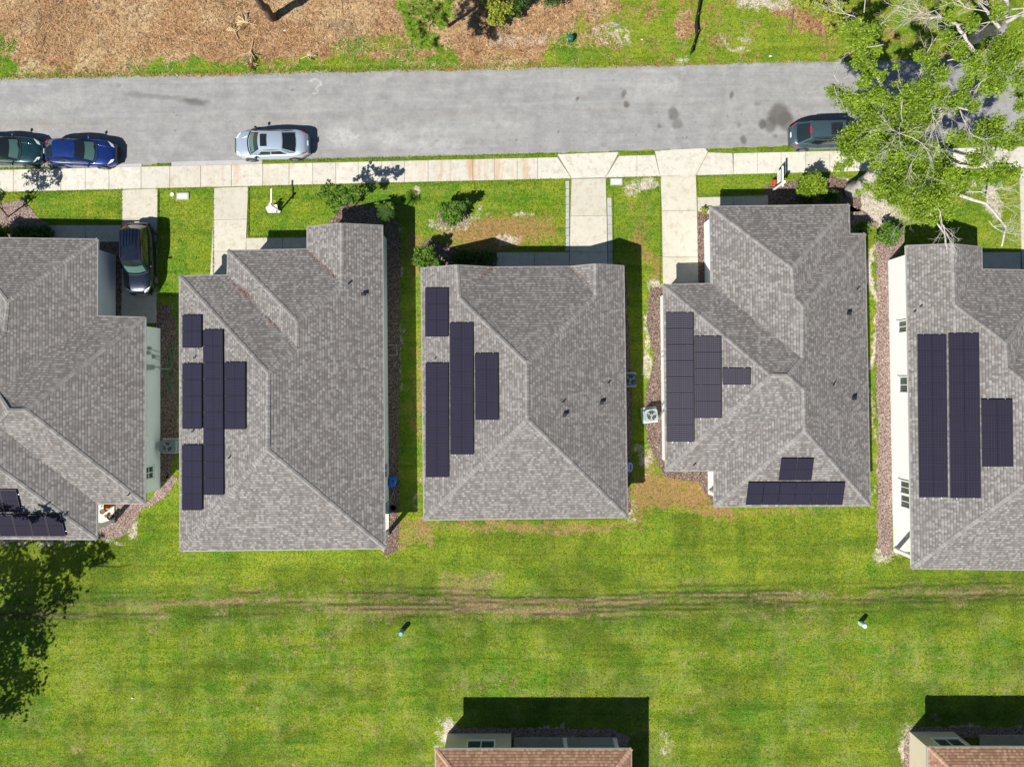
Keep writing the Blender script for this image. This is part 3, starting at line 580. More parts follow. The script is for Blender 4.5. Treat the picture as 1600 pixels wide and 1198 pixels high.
tag(quads_obj('mulch_chips', V, Q, M['chip']), 'loose pink-brown chips lying on all the garden beds', 'mulch', kind='stuff')

# ---------------------------------------------------------------- loose straw and grass blades
def litter():
    n = 20000; X = rng.uniform(-10, 1000, n); Y = rng.uniform(-14, 118, n)
    d = fbm(X / 60, Y / 40); ge = north_edge(X) - Y
    k = (ge > 2) & ((ge > 30) | (d > .62) | (rng.random(n) < .1)) & (rng.random(n) < np.clip((980 - X) / 120, 0, 1)); X, Y = X[k], Y[k]
    V, Q = scatter_blades(np.stack([(X - 800) * HC / F, (599 - Y) * HC / F, X * 0], -1), 1, (0.10, 0.34), (0.012, 0.028), 0.45, 0.01, 0.4)
    tag(quads_obj('straw_litter', V, Q, M['straw']), 'dry pine straw and dead grass scattered north of the road', 'straw', kind='stuff')
litter()
def grass_edges():
    pts = []
    def line(x0, y0, x1, y1, n, s):
        t = rng.random(n); X = x0 + (x1 - x0) * t; Y = y0 + (y1 - y0) * t + rng.normal(0, s, n); pts.append(np.stack([X, Y], -1))
    line(410, walk_top(410) - 4, 870, walk_top(870) - 4, 5200, 1.3); line(222, 259, 266, 258, 500, 1.2); line(1108, 236, 1600, 226, 3600, 1.6); line(968, 241, 1022, 240, 500, 1.2); line(0, 264, 75, 263, 500, 1.0)
    line(0, walk_bot(0) + 1.5, 1600, walk_bot(1600) + 1.5, 7000, 1.0)
    line(0, north_edge(0) - 3, 1600, north_edge(1600) - 3, 9000, 2.6)
    for x, y0, y1 in ((191, 297, 350), (247.5, 297, 480), (334, 296, 430), (388.5, 294, 370), (882.5, 284, 392), (957, 300, 410), (1031, 277, 440), (1088.5, 274, 306)): line(x, y0, x, y1, int((y1 - y0) * 8), 1.0)
    for x0, x1, y in ((77, 190, 351), (389, 480, 371), (776, 883, 393), (1089, 1196, 307)): line(x0, y, x1, y - 1, int((x1 - x0) * 6), .9)
    A = np.concatenate(pts); X, Y = A[:, 0], A[:, 1]
    # keep blades off concrete driveways
    bad = np.zeros(len(X), bool)
    for a, b in ((192.5, 245), (336.5, 386.5), (891, 948), (1033, 1086)): bad |= (X > a) & (X < b) & (Y > 240)
    k = ~bad; X, Y = X[k], Y[k]
    V, Q = scatter_blades(np.stack([(X - 800) * HC / F, (599 - Y) * HC / F, X * 0], -1), 1, (0.05, 0.15), (0.012, 0.03), 1.2, 0.03, 0.3)
    tag(quads_obj('grass_fringe', V, Q, M['grassblade']), 'ragged grass growing over the kerb and walkway edges', 'grass', kind='stuff')
grass_edges()

# ---------------------------------------------------------------- houses
ZE, PITCH = 2.85, 0.40
def lift(px, py, e, ze=ZE):
    A, B = P(*e[0], ze), P(*e[1], ze); d = (B - A); d.z = 0; d.normalize(); z = ze + 1
    for _ in range(30):
        q = P(px, py, z); v = q - A; dist = abs(v.x * d.y - v.y * d.x); z = ze + PITCH * dist
    return z
def up_uv(pts):
    n = (pts[1] - pts[0]).cross(pts[2] - pts[0]).normalized()
    if n.z < 0: n = -n
    v = Vector((0, 0, 1)) - n * n.z
    if v.length < 1e-4: return [(p.x, p.y) for p in pts]
    v.normalize(); u = v.cross(n); return [(p.dot(u), p.dot(v)) for p in pts]
def offset_poly(W, d):
    if sum((a.x * b.y - b.x * a.y) for a, b in zip(W, W[1:] + W[:1])) < 0: W = W[::-1]
    out = []; n = len(W)
    for i in range(n):
        a, b, c = W[i - 1], W[i], W[(i + 1) % n]
        d1 = (b - a); d1.z = 0; d1.normalize(); d2 = (c - b); d2.z = 0; d2.normalize()
        n1 = Vector((-d1.y, d1.x, 0)); n2 = Vector((-d2.y, d2.x, 0)); k = n1.dot(n2)
        out.append(b + (n1 + n2) * d / max(0.2, 1 + k))
    return out
class House: pass
def make_house(label, verts, eaves, faces, caps, outline, wallpoly, porch, wallmat, T=lambda v: v, shingle='shingle', cap='cap', ze=ZE, inset=0.42):
    H = House(); V = {}
    for k, (px, py, es) in verts.items():
        z = ze if not es else sum(lift(px, py, eaves[e], ze) for e in es) / len(es); V[k] = T(P(px, py, z))
    wp = [T(P(x, y, ze)) for x, y in wallpoly]; W = offset_poly(wp, inset)
    cx = sum(p.x for p in W) / len(W); cy = sum(p.y for p in W) / len(W)
    root = empty('house', (cx, cy, 0), label, 'house'); H.root = root; H.V = V; H.W = W; H.T = T; H.faces = {}
    mb = MB(); wm = MB(); wm.prism([(p.x, p.y) for p in W], -0.05, ze - 0.12); wo_ = wm.build('wall', wallmat); world_parent(wo_, root)
    for f in faces:
        pts = [V[k] for k in f]
        nz = sum((a.x * b.y - b.x * a.y) for a, b in zip(pts, pts[1:] + pts[:1]))
        if nz < 0: pts = pts[::-1]
        uv = up_uv([pts[0], pts[len(pts) // 3], pts[2 * len(pts) // 3]] if len(pts) > 4 else pts[:3]); 
        # uv basis from the eave edge of the face: first two named vertices
        a, b = V[f[0]], V[f[1]]; e = (b - a).normalized(); c = max((V[k] for k in f[2:]), key=lambda q: (q - a - e * (q - a).dot(e)).length)
        vv = (c - a - e * (c - a).dot(e)).normalized(); uv = [((p - a).dot(e) + a.x * 3.1 + a.y, (p - a).dot(vv) + 0.02) for p in pts]
        mb.face(pts, uv); H.faces[tuple(f)] = (a, e, vv)
    roof = mb.build('roof', M[shingle]); world_parent(roof, root); H.roof = roof
    # triangulate cleanly
    bm = bmesh.new(); bm.from_mesh(roof.data); bmesh.ops.triangulate(bm, faces=[f for f in bm.faces if len(f.verts) > 4]); bm.to_mesh(roof.data); bm.free()
    fa = MB(); O = [V[k] for k in outline]; n = len(O)
    if sum((a.x * b.y - b.x * a.y) for a, b in zip(O, O[1:] + O[:1])) < 0: O = O[::-1]
    Oi = offset_poly([Vector((p.x, p.y, 0)) for p in O], 0.012)
    for i in range(n):
        a, b = O[i] - Vector((0, 0, .012)), O[(i + 1) % n] - Vector((0, 0, .012))
        ai, bi = Vector((Oi[i].x, Oi[i].y, ze - .17)), Vector((Oi[(i + 1) % n].x, Oi[(i + 1) % n].y, ze - .17))
        fa.face([ai, bi, b, a])
    fa.face([Vector((p.x, p.y, ze - .17)) for p in Oi[::-1]])
    world_parent(fa.build('fascia', M['trim']), root)
    de = MB()
    for i in range(n):
        a, b = O[i], O[(i + 1) % n]; d = (b - a).normalized(); o_ = Vector((d.y, -d.x, 0)) * .02
        de.raw([a + o_ - Vector((0, 0, .03)), b + o_ - Vector((0, 0, .03)), b + o_ + Vector((0, 0, .004)), a + o_ + Vector((0, 0, .004)), b - o_ * 2 + Vector((0, 0, .012)), a - o_ * 2 + Vector((0, 0, .012))], [(0, 1, 2, 3), (3, 2, 4, 5)])
    world_parent(de.build('drip_edge', M['drip']), root)
    cm = MB()
    for a, b in caps:
        A, B = V[a], V[b]; L = (B - A).length; d = (B - A) / L; nseg = max(1, int(L / .21)); s = Vector((d.y, -d.x, 0)).normalized()
        drop = Vector((0, 0, 0.15 * PITCH * (0.72 if abs(d.z) > .08 else 1.0)))
        for i in range(nseg):
            t0, t1 = i / nseg * L, min(L, (i + 1.15) / nseg * L); u0, u1 = Vector((0, 0, .020)), Vector((0, 0, .036))
            p0, p1 = A + d * t0 + u1, A + d * t1 + u0; w0 = .13
            cm.raw([p0 - s * w0 - drop, p0, p0 + s * w0 - drop, p1 - s * w0 - drop, p1, p1 + s * w0 - drop], [(0, 3, 4, 1), (1, 4, 5, 2)])
    co = cm.build('ridge_cap', M[cap], None); co.parent = roof; co.matrix_parent_inverse = Matrix.Translation(root.location).inverted() @ Matrix.Identity(4)
    co.matrix_parent_inverse = (Matrix.Translation(-root.location))
    co.matrix_parent_inverse = Matrix.Identity(4)   # roof mesh is in world coordinates already (see below)
    if porch:
        pp = [T(P(x, y, ze)) for x, y in porch]; PP = offset_poly(pp, inset)
        sm = MB(); sm.prism([(p.x, p.y) for p in PP], -0.04, 0.11); world_parent(sm.build('porch_slab', M['slab']), root)
        cc = T(P(*porch[0], ze)); k = min(PP, key=lambda p: (p - Vector((cc.x, cc.y, p.z))).length)
        ctr = sum(PP, Vector()) / len(PP); k2 = k + (Vector((ctr.x, ctr.y, k.z)) - k).normalized() * .16
        pc = MB(); pc.box((k2.x, k2.y, (ze - .17) / 2 + .05), (.22, .22, ze - .28)); pc.box((k2.x, k2.y, .22), (.28, .28, .2)); pc.box((k2.x, k2.y, ze - .36), (.28, .28, .1)); world_parent(pc.build('porch_column', M['trim']), root)
        bmv = MB(); i = PP.index(k)
        for q in (PP[i - 1], PP[(i + 1) % len(PP)]):
            m = (k2 + q) / 2; dd = q - k2; bmv.box((m.x, m.y, ze - .28 + (.002 if q is PP[i - 1] else 0)), (dd.length, .2, .22 + (.003 if q is PP[i - 1] else 0)), math.atan2(dd.y, dd.x))
        world_parent(bmv.build('porch_beam', M['trim']), root)
        H.porch = PP
    return H
def ray_plane(px, py, a, n, off):
    o = Vector((0, 0, HC)); d = Vector(((px - 800) / F, (599 - py) / F, -1)); a2 = a + n * off
    return o + d * ((a2 - o).dot(n) / d.dot(n))
def face_plane(H, f):
    a, e, v = H.faces[tuple(f)]; n = e.cross(v)
    if n.z < 0: n = -n
    return a, n.normalized()
def to_child(o, parent): o.parent = parent; o.matrix_parent_inverse = Matrix.Identity(4); return o
def solar(H, f, quads, cells='solar'):
    a, n = face_plane(H, f); pan = []
    for q in quads:
        c = [ray_plane(x, y, a, n, 0.13) for x, y in q]; m = sum(c, Vector()) / 4
        c = [p + (m - p).normalized() * .012 for p in c]
        if (c[1] - c[0]).cross(c[2] - c[0]).z < 0: c = c[::-1]; 
        pb = MB(); pb.raw([p - n * .04 for p in c] + c, [(0, 3, 2, 1), (0, 1, 5, 4), (1, 2, 6, 5), (2, 3, 7, 6), (3, 0, 4, 7)])
        lo = max((c[1] - c[0]).length, (c[2] - c[1]).length); long01 = (c[1] - c[0]).length >= (c[2] - c[1]).length
        uv = [(0, 0), (1, 0), (1, 1), (0, 1)] if long01 else [(0, 0), (0, 1), (1, 1), (1, 0)]
        ins = [p + (m - p).normalized() * .035 for p in c]
        for i in range(4): pb.face([c[i], c[(i + 1) % 4], ins[(i + 1) % 4], ins[i]])
        g = MB(); g.face(ins, uv)
        rails = []
        for t in (.22, .78):
            s0, s1 = (c[0] * (1 - t) + c[3] * t, c[1] * (1 - t) + c[2] * t) if not long01 else (c[0] * (1 - t) + c[1] * t, c[3] * (1 - t) + c[2] * t)
            d = (s1 - s0).normalized(); s0, s1 = s0 - d * .10 - n * .065, s1 + d * .10 - n * .065; w_ = n.cross(d) * .02
            rl = MB(); rails.append(rl); rl.raw([s0 - w_ - n * .06, s0 + w_ - n * .06, s1 + w_ - n * .06, s1 - w_ - n * .06, s0 - w_, s0 + w_, s1 + w_, s1 - w_], [(0, 1, 5, 4), (1, 2, 6, 5), (2, 3, 7, 6), (3, 0, 4, 7), (4, 5, 6, 7)])
        pan.append((pb, g, rails))
    for pb, g, rails in pan:
        me = MB(); me.v = pb.v + g.v; k = len(pb.v); me.f = pb.f + [tuple(i + k for i in x) for x in g.f]; me.uv = pb.uv + g.uv; me.sm = [False] * len(me.f)
        o = me.build('solar_panel', M['frame_black']); o.data.materials.append(M[cells])
        o.data.polygons[len(pb.f)].material_index = 1; world_parent(o, H.root); [to_child(rl.build('mounting_rail', M['alu']), o) for rl in rails]
def col_panels(x0, x1, y0, y1, n, sx=0.0):
    out = []
    for i in range(n):
        a, b = y0 + (y1 - y0) * i / n, y0 + (y1 - y0) * (i + 1) / n; s0, s1 = sx * (a - y0) / 100, sx * (b - y0) / 100
        out.append([(x0 + s0, a), (x0 + s1, b), (x1 + s1 - .8, b), (x1 + s0 - .8, a)])
    return out
def vents(H, items):
    for kind, px, py, f in items:
        a, n = face_plane(H, f); p = ray_plane(px, py, a, n, 0)
        mb = MB()
        if kind == 'pipe':
            mb.tube([p - Vector((0, 0, .1)), p + Vector((0, 0, .30))], .045, 10); fl = MB()
            fl.raw([p + n * .012 + v for v in (Vector((-.16, -.16, 0)), Vector((.16, -.16, 0)), Vector((.16, .16, 0)), Vector((-.16, .16, 0)))], [(0, 1, 2, 3)])
            for v in range(4):
                q = Vector(fl.v[v]); q = q - n * ((q - p).dot(n) - .014); fl.v[v] = tuple(q)
            o = mb.build('vent_pipe', M['lead']); to_child(o, H.roof); o2 = fl.build('pipe_flashing', M['lead']); to_child(o2, H.roof)
        else:
            mb.box(p + Vector((0, 0, .08)), (.17, .17, .2)); mb.box(p + Vector((0, 0, .195)), (.24, .22, .04)); mb.box(p + Vector((0, 0, .225)), (.17, .15, .03)); to_child(mb.build('roof_vent', M['black']), H.roof)
def window(H, c, wdt, hgt, axis, double=False, sgn=1):
    """axis: outward direction; c: centre on the wall plane"""
    ax = Vector(axis); t = Vector((-ax.y, ax.x, 0)); up = Vector((0, 0, 1)); fr = MB()
    rot = Matrix((t, ax, up)).transposed()
    for s in (-1, 1): fr.box(c + t * s * (wdt / 2 + .04) + ax * .03, (.09, .08, hgt + .16), rot=rot)
    for s in (-1, 1): fr.box(c + up * s * (hgt / 2 + .04) + ax * .028, (wdt, .076, .08), rot=rot)
    fr.box(c + ax * .024, (.05, .05, hgt), rot=rot)
    if double: fr.box(c + ax * .022, (wdt - .01, .044, .05), rot=rot)
    w_ = fr.build('window', M['trim']); world_parent(w_, H.root)
    g = MB(); g.box(c + ax * .008, (wdt, .012, hgt), rot=rot); to_child(g.build('pane', M['glass']), w_)
    s = MB(); s.box(c - up * (hgt / 2 + .1) + ax * .05, (wdt + .2, .12, .04), rot=rot); to_child(s.build('sill', M['trim']), w_)

EA = {'w': ((657.5, 418), (662, 812)), 'e': ((975, 415), (980.8, 808)), 'n': ((770, 417), (891, 416)), 's': ((662, 812.5), (980.8, 808.5))}
# --- centre house
F3W = ('A', 'L', 'K', 'D', 'V1', 'B'); F3E = ('I', 'R', 'K', 'D', 'V2', 'H'); F3N = ('C', 'G', 'V2', 'D', 'V1'); F3S = ('L', 'R', 'K')
H3 = make_house('grey-roofed house in the middle of the row, with two small front gables',
    {'A': (657.5, 418.7, None), 'B': (714, 413.7, 'w'), 'C': (770, 417, None), 'G': (891, 416, None), 'H': (931, 412, 'e'), 'I': (975, 415, None), 'R': (980.8, 808.5, None), 'L': (662, 812.5, None),
     'V1': (717.5, 465, 'w'), 'V2': (930.7, 462.5, 'e'), 'D': (823, 568, 'we'), 'K': (824, 655, 'we')},
    EA, [F3W, F3E, F3N, F3S, ('C', 'B', 'V1'), ('G', 'H', 'V2')], [('B', 'V1'), ('H', 'V2'), ('V1', 'D'), ('V2', 'D'), ('D', 'K'), ('K', 'L'), ('K', 'R')],
    ['A', 'L', 'R', 'I', 'H', 'G', 'C', 'B'], [(657.5, 418.7), (662, 812.5), (980.8, 808.5), (975, 417)], None, M['wall_teal'])
solar(H3, F3W, col_panels(664, 701, 449.5, 526, 3) + col_panels(664.5, 701.5, 567, 745.5, 7, .2) + col_panels(702.5, 740, 504, 710, 8, .3) + col_panels(741.5, 779, 552, 656, 4, .8))
vents(H3, [('pipe', 878, 630, F3E), ('vent', 882, 648, F3E), ('vent', 939.5, 629, F3E), ('pipe', 949, 600, F3E), ('pipe', 679, 561, F3W)])

# --- house with the L-shaped solar array, and the house at the right edge which mirrors its plan
E2 = {'w': ((280, 430.5), (281, 860)), 'e': ((598, 352), (602, 857)), 'n1': ((479.5, 389), (355.7, 391)), 'n2': ((354.5, 429.5), (280, 430.5)), 's': ((281, 861), (602, 857)), 'wm': ((355.7, 391), (354.5, 429.5)), 'wa': ((479.5, 354), (479.5, 389))}
V2d = {'A': (479.5, 354, None), 'B': (533.7, 348.7, ['e']), 'C': (598, 352, None), 'D': (602, 857, None), 'E': (281, 861, None), 'Fx': (280, 430.5, None), 'G': (354.5, 429.5, None), 'H': (355.7, 391, None), 'I': (479.5, 389, None),
       'V': (533.7, 444, ['e']), 'J': (465, 502.5, ['e', 'n1']), 'Q': (463.7, 542, ['e', 'n2']), 'K': (419, 582.6, ['w', 'e']), 'S': (418, 703, ['w', 'e'])}
F2W = ('Fx', 'E', 'S', 'K'); F2E = ('C', 'D', 'S', 'K', 'Q', 'J', 'V', 'B'); F2S = ('E', 'D', 'S')
f2 = [F2W, F2E, F2S, ('H', 'I', 'V', 'J'), ('G', 'H', 'J', 'Q'), ('Fx', 'G', 'Q', 'K'), ('A', 'I', 'V', 'B')]
c2 = [('B', 'V'), ('V', 'J'), ('J', 'H'), ('J', 'Q'), ('Q', 'K'), ('K', 'Fx'), ('K', 'S'), ('S', 'E'), ('S', 'D')]
o2 = ['A', 'I', 'H', 'G', 'Fx', 'E', 'D', 'C', 'B']
w2 = [(479.5, 354), (479.5, 389), (355.7, 391), (354.5, 429.5), (280, 430.5), (281, 860.5), (535, 858), (535, 800), (601.6, 799), (598, 352.5)]
p2 = [(602, 857), (601.6, 778), (519, 778), (519, 858)]
H2 = make_house('grey-roofed house second from the left with solar panels down its west slope', V2d, E2, f2, c2, o2, w2, p2, M['wall_teal'], inset=.26)
solar(H2, F2W, col_panels(284.5, 315.5, 492, 543.5, 2) + col_panels(284.5, 316, 568, 670, 4) + col_panels(284, 316.5, 695, 797, 4, .2) + col_panels(317, 349, 515, 773, 10, .4) + col_panels(350.5, 384, 566, 670.5, 4, .3))
vents(H2, [('vent', 568, 460, F2E), ('pipe', 544, 444, F2E), ('pipe', 304, 559, F2W), ('pipe', 301, 674, F2W), ('pipe', 358, 715, F2W)])
for py in (731,):
    x = max(p.x for p in H2.W); window(H2, Vector((x - .02, (599 - py) * HC / F, 1.6)), .9, 1.2, (1, 0, 0), True)
def T5(v): y = v.y - 1.22; return Vector((16.90 - v.x + (2.0 - y) * 0.026, y - .05, v.z))
E5l = make_house('grey-roofed house at the right edge with a long white side wall', V2d, E2, f2, c2, o2, w2, p2, M['wall_white'], T=T5)
H5 = E5l
solar(H5, F2E, col_panels(1433, 1480, 523, 777, 10, 1.0) + col_panels(1481.5, 1531, 521, 778, 10, 1.2) + col_panels(1533, 1583.5, 624, 729, 4, 1.2))
vents(H5, [('pipe', 1437, 480, F2E), ('pipe', 1427, 488, F2E)])
def wallx(H, Y, side):
    xs = []
    for a, b in zip(H.W, H.W[1:] + H.W[:1]):
        if (a.y - Y) * (b.y - Y) < 0: xs.append(a.x + (b.x - a.x) * (Y - a.y) / (b.y - a.y))
    return min(xs) if side < 0 else max(xs)
for py, wd in ((510, .7), (601, .95)):
    Y = (599 - py) * 44.2 / F; window(H5, Vector((wallx(H5, Y, -1), Y, 1.75)), wd, 1.1, (-1, 0, 0))
for py in (762, 784):
    Y = (599 - py) * 44.2 / F; window(H5, Vector((wallx(H5, Y, -1), Y, 1.75)), .75, 1.35, (-1, 0, 0))

# --- fourth house, and the sage house at the left edge which mirrors its plan
E4 = {'w': ((1036, 444.5), (1039.7, 736)), 'wu': ((1108.7, 322.5), (1110.5, 442.5)), 'e': ((1352, 365), (1360, 790)), 'nf': ((1108.7, 322.5), (1327, 319.5)), 'n4': ((1036, 444.5), (1110.5, 442.5)), 's1': ((1039.7, 736), (1115, 736)), 's2': ((1115.8, 792), (1360, 790)), 'w3': ((1115, 736), (1115.8, 792)), 'eu': ((1327, 319.5), (1328, 365))}
V4d = {'A': (1108.7, 322.5, None), 'B': (1327, 319.5, None), 'C': (1328, 365, None), 'D': (1352, 365, None), 'E': (1360, 790, None), 'Fx': (1115.8, 792, None), 'G': (1115, 736, None), 'H': (1039.7, 736, None), 'I': (1036, 444.5, None), 'J': (1110.5, 442.5, None),
       'K': (1237.5, 418.7, ['wu', 'nf']), 'L': (1242, 466, ['wu', 'eu']), 'N': (1255, 479, ['wu', 'e']), 'O': (1253.5, 560, ['wu', 'e']), 'Q': (1231, 587, ['w', 'n4', 's1']), 'S': (1204.5, 587, ['w', 'n4', 's1']), 'U': (1256, 609, ['e', 'w3']), 'X': (1258, 673.5, ['e', 'w3'])}
F4W = ('I', 'H', 'S'); F4U = ('A', 'J', 'O', 'N', 'L', 'K'); F4E = ('D', 'E', 'X', 'U', 'Q', 'O', 'N'); F4S = ('Fx', 'E', 'X'); F4R = ('H', 'G', 'U', 'Q', 'S'); F4V = ('G', 'Fx', 'X', 'U')
f4 = [F4W, F4U, F4E, F4S, F4R, F4V, ('A', 'B', 'K'), ('B', 'C', 'L', 'K'), ('C', 'D', 'N', 'L'), ('I', 'J', 'O', 'Q', 'S')]
c4 = [('A', 'K'), ('B', 'K'), ('K', 'L'), ('L', 'N'), ('D', 'N'), ('N', 'O'), ('O', 'Q'), ('Q', 'S'), ('S', 'I'), ('S', 'H'), ('Q', 'U'), ('U', 'X'), ('X', 'Fx'), ('X', 'E')]
o4 = ['A', 'J', 'I', 'H', 'G', 'Fx', 'E', 'D', 'C', 'B']
w4 = [(1108.7, 322.5), (1110.5, 442.5), (1036, 444.5), (1039.7, 736), (1205, 736), (1205, 791), (1360, 790), (1352, 365), (1328, 365), (1327, 319.5)]
p4 = [(1115.8, 792), (1115, 714), (1222, 714), (1222, 791)]
H4 = make_house('grey-roofed house fourth from the left with a stepped white side wall and two solar arrays', V4d, E4, f4, c4, o4, w4, p4, M['wall_white'])
solar(H4, F4W, col_panels(1040, 1084.6, 488.5, 690, 8, .6) + col_panels(1084.5, 1128, 525.5, 653, 5, .6) + [[(1128, 575), (1129, 601), (1173, 601), (1173, 575.5)]], 'solar_striped')
q4 = []
for i in range(2): a = 1221 + 25.9 * i; q4.append([(a, 716), (a - 4.5, 750.5), (a + 21, 750.5), (a + 25.3, 716)])
for i in range(6): a = 1169.5 + 25.3 * i; q4.append([(a, 753.5), (a - 4.3, 788.5), (a + 20.6, 788.5), (a + 25, 753.5)])
solar(H4, F4S, q4)
vents(H4, [('pipe', 1338, 454, F4E), ('vent', 1325, 490, F4E), ('pipe', 1301, 603, F4E), ('vent', 1333, 622, F4E), ('pipe', 1083, 727, F4R)])
def T1(v): y = v.y - 2.06; return Vector((-13.62 - v.x + (-(y) + 3.5) * 0.012, y, v.z))
H1 = make_house('grey-roofed house at the left edge with sage green siding beside the dark parked car', V4d, E4, f4, c4, o4, w4, p4, M['wall_sage'], T=T1, inset=.50)
q1 = []
for i in range(4): a = 25 - 26 * (i + 1); q1.append([(a, 765), (a + 8.5, 800.5), (a + 34, 800.5), (a + 25.5, 765)])
for i in range(6): a = 95 - 25.6 * (i + 1); q1.append([(a, 803.5), (a + 8, 838), (a + 33, 838), (a + 25, 803.5)])
solar(H1, F4S, q1)
vents(H1, [('pipe', 201, 773, F4R)])
Y = (599 - 738) * 44.6 / F; window(H1, Vector((wallx(H1, Y, 1), Y, 1.55)), .75, .95, (1, 0, 0), True)
# meters and conduits on the sage wall
X1 = wallx(H1, 1.5, 1)
mm = MB(); Y = (599 - 574) * 44.6 / F
mm.box((X1 + .08, Y, 1.75), (.18, .34, .5)); mm.box((X1 + .07, Y + .02, 1.2), (.12, .3, .4)); world_parent(mm.build('electric_meter', M['steel']), H1.root)
for dy, dz in ((.95, 1.6), (1.25, 1.5), (.7, 1.0)):
    cb = MB(); cb.box((X1 + .06, Y + dy, dz), (.14, .2, .28)); cb.tube([(X1 + .05, Y + dy, dz - .14), (X1 + .05, Y + dy - .1, dz - .5), (X1 + .06, Y + dy - .2, .1)], .02, 6); world_parent(cb.build('utility_box', M['steel']), H1.root)
cb = MB(); cb.tube([(X1 + .05, Y + .05, 1.0), (X1 + .05, Y + .05, .05)], .03, 6); cb.tube([(X1 + .04, Y + 1.25, 1.6), (X1 + .04, Y + 1.25, 2.6)], .015, 6); cb.box((X1 + .4, Y - .06, .3), (.7, .05, .05)); world_parent(cb.build('conduit', M['steel']), H1.root)
# small wall boxes on house four
X4 = wallx(H4, 1.0, -1)
for py, z in ((548, 1.6), (556, 1.3), (632, 1.0), (645, .9)):
    cb = MB(); y = (599 - py) * 44.8 / F; cb.box((X4 - .05, y, z), (.12, .16, .24)); cb.tube([(X4 - .04, y, z - .1), (X4 - .04, y - .05, .1)], .018, 6); world_parent(cb.build('utility_box', M['steel']), H4.root)

# --- two tan-roofed houses cut by the lower edge
def rear_house(label, x0, x1, y0, wall, wallpoly, slabpoly, cols, win, wm):
    yb = y0 + 420; ev = {'n': ((x0, y0), (x1, y0)), 'w': ((x0, y0), (x0, yb)), 'e': ((x1, y0), (x1, yb)), 's': ((x0, yb), (x1, yb))}
    A, B, C, D = P(x0, y0, 2.9), P(x1, y0, 2.9), P(x1, yb, 2.9), P(x0, yb, 2.9); hw = (B.x - A.x) / 2
    zr = 2.9 + hw * PITCH; r1 = Vector(((A.x + B.x) / 2, A.y - hw, zr)); r2 = Vector(((A.x + B.x) / 2, D.y + hw, zr))
    def pix(v): k = (HC - v.z) / F; return (v.x / k + 800, 599 - v.y / k)
    vs = {'A': (x0, y0, None), 'B': (x1, y0, None), 'C': (x1, yb, None), 'D': (x0, yb, None), 'R': (*pix(r1), ['n']), 'S': (*pix(r2), ['s'])}
    return make_house(label, vs, ev, [('A', 'B', 'R'), ('B', 'C', 'S', 'R'), ('C', 'D', 'S'), ('D', 'A', 'R', 'S')], [('A', 'R'), ('B', 'R'), ('R', 'S'), ('S', 'C'), ('S', 'D')], ['A', 'B', 'C', 'D'], wallpoly, None, wm, shingle='shingle_tan', cap='cap_tan', ze=2.9, inset=.5)
B1 = rear_house('brown-roofed house with tan walls at the bottom middle', 680, 987, 1169, None, [(680, 1169), (811, 1169), (811, 1240), (987, 1240), (987, 1589), (680, 1589)], None, None, None, M['wall_tan'])
B2 = rear_house('brown-roofed house with pale walls at the bottom right corner', 1450, 1758, 1166, None, [(1450, 1166), (1548, 1166), (1548, 1240), (1758, 1240), (1758, 1586), (1450, 1586)], None, None, None, M['wall_tan'])
for Hh, xa, xb, yy, cols in ((B1, 803, 963, 1151, (802, 882, 960)), (B2, 1530, 1720, 1147, (1529, 1620, 1716))):
    sm = MB(); a, b = P(xa, yy), P(xb, yy + 75); sm.prism([(a.x, b.y), (b.x, b.y), (b.x, a.y), (a.x, a.y)], -.03, .09); world_parent(sm.build('porch_slab', M['drive']), Hh.root)
    for c in cols[1:]:
        q = P(c, yy + 3); cm = MB(); cm.box((q.x, q.y, 1.4), (.24, .24, 2.6)); cm.box((q.x, q.y, .2), (.3, .3, .2)); world_parent(cm.build('porch_column', M['trim']), Hh.root)
    q0, q1 = P(cols[0], yy + 3), P(cols[-1], yy + 3); cm = MB(); cm.box(((q0.x + q1.x) / 2, q0.y, 2.6), (q1.x - q0.x, .2, .25)); world_parent(cm.build('porch_beam', M['trim']), Hh.root)
Yw = max(p.y for p in B1.W); window(B1, Vector((P(751, 0, 2.0).x, Yw, 1.7)), 1.7, 1.2, (0, 1, 0))
Yw = max(p.y for p in B2.W); window(B2, Vector((P(1491, 0, 2.0).x, Yw, 1.7)), 1.7, 1.2, (0, 1, 0))

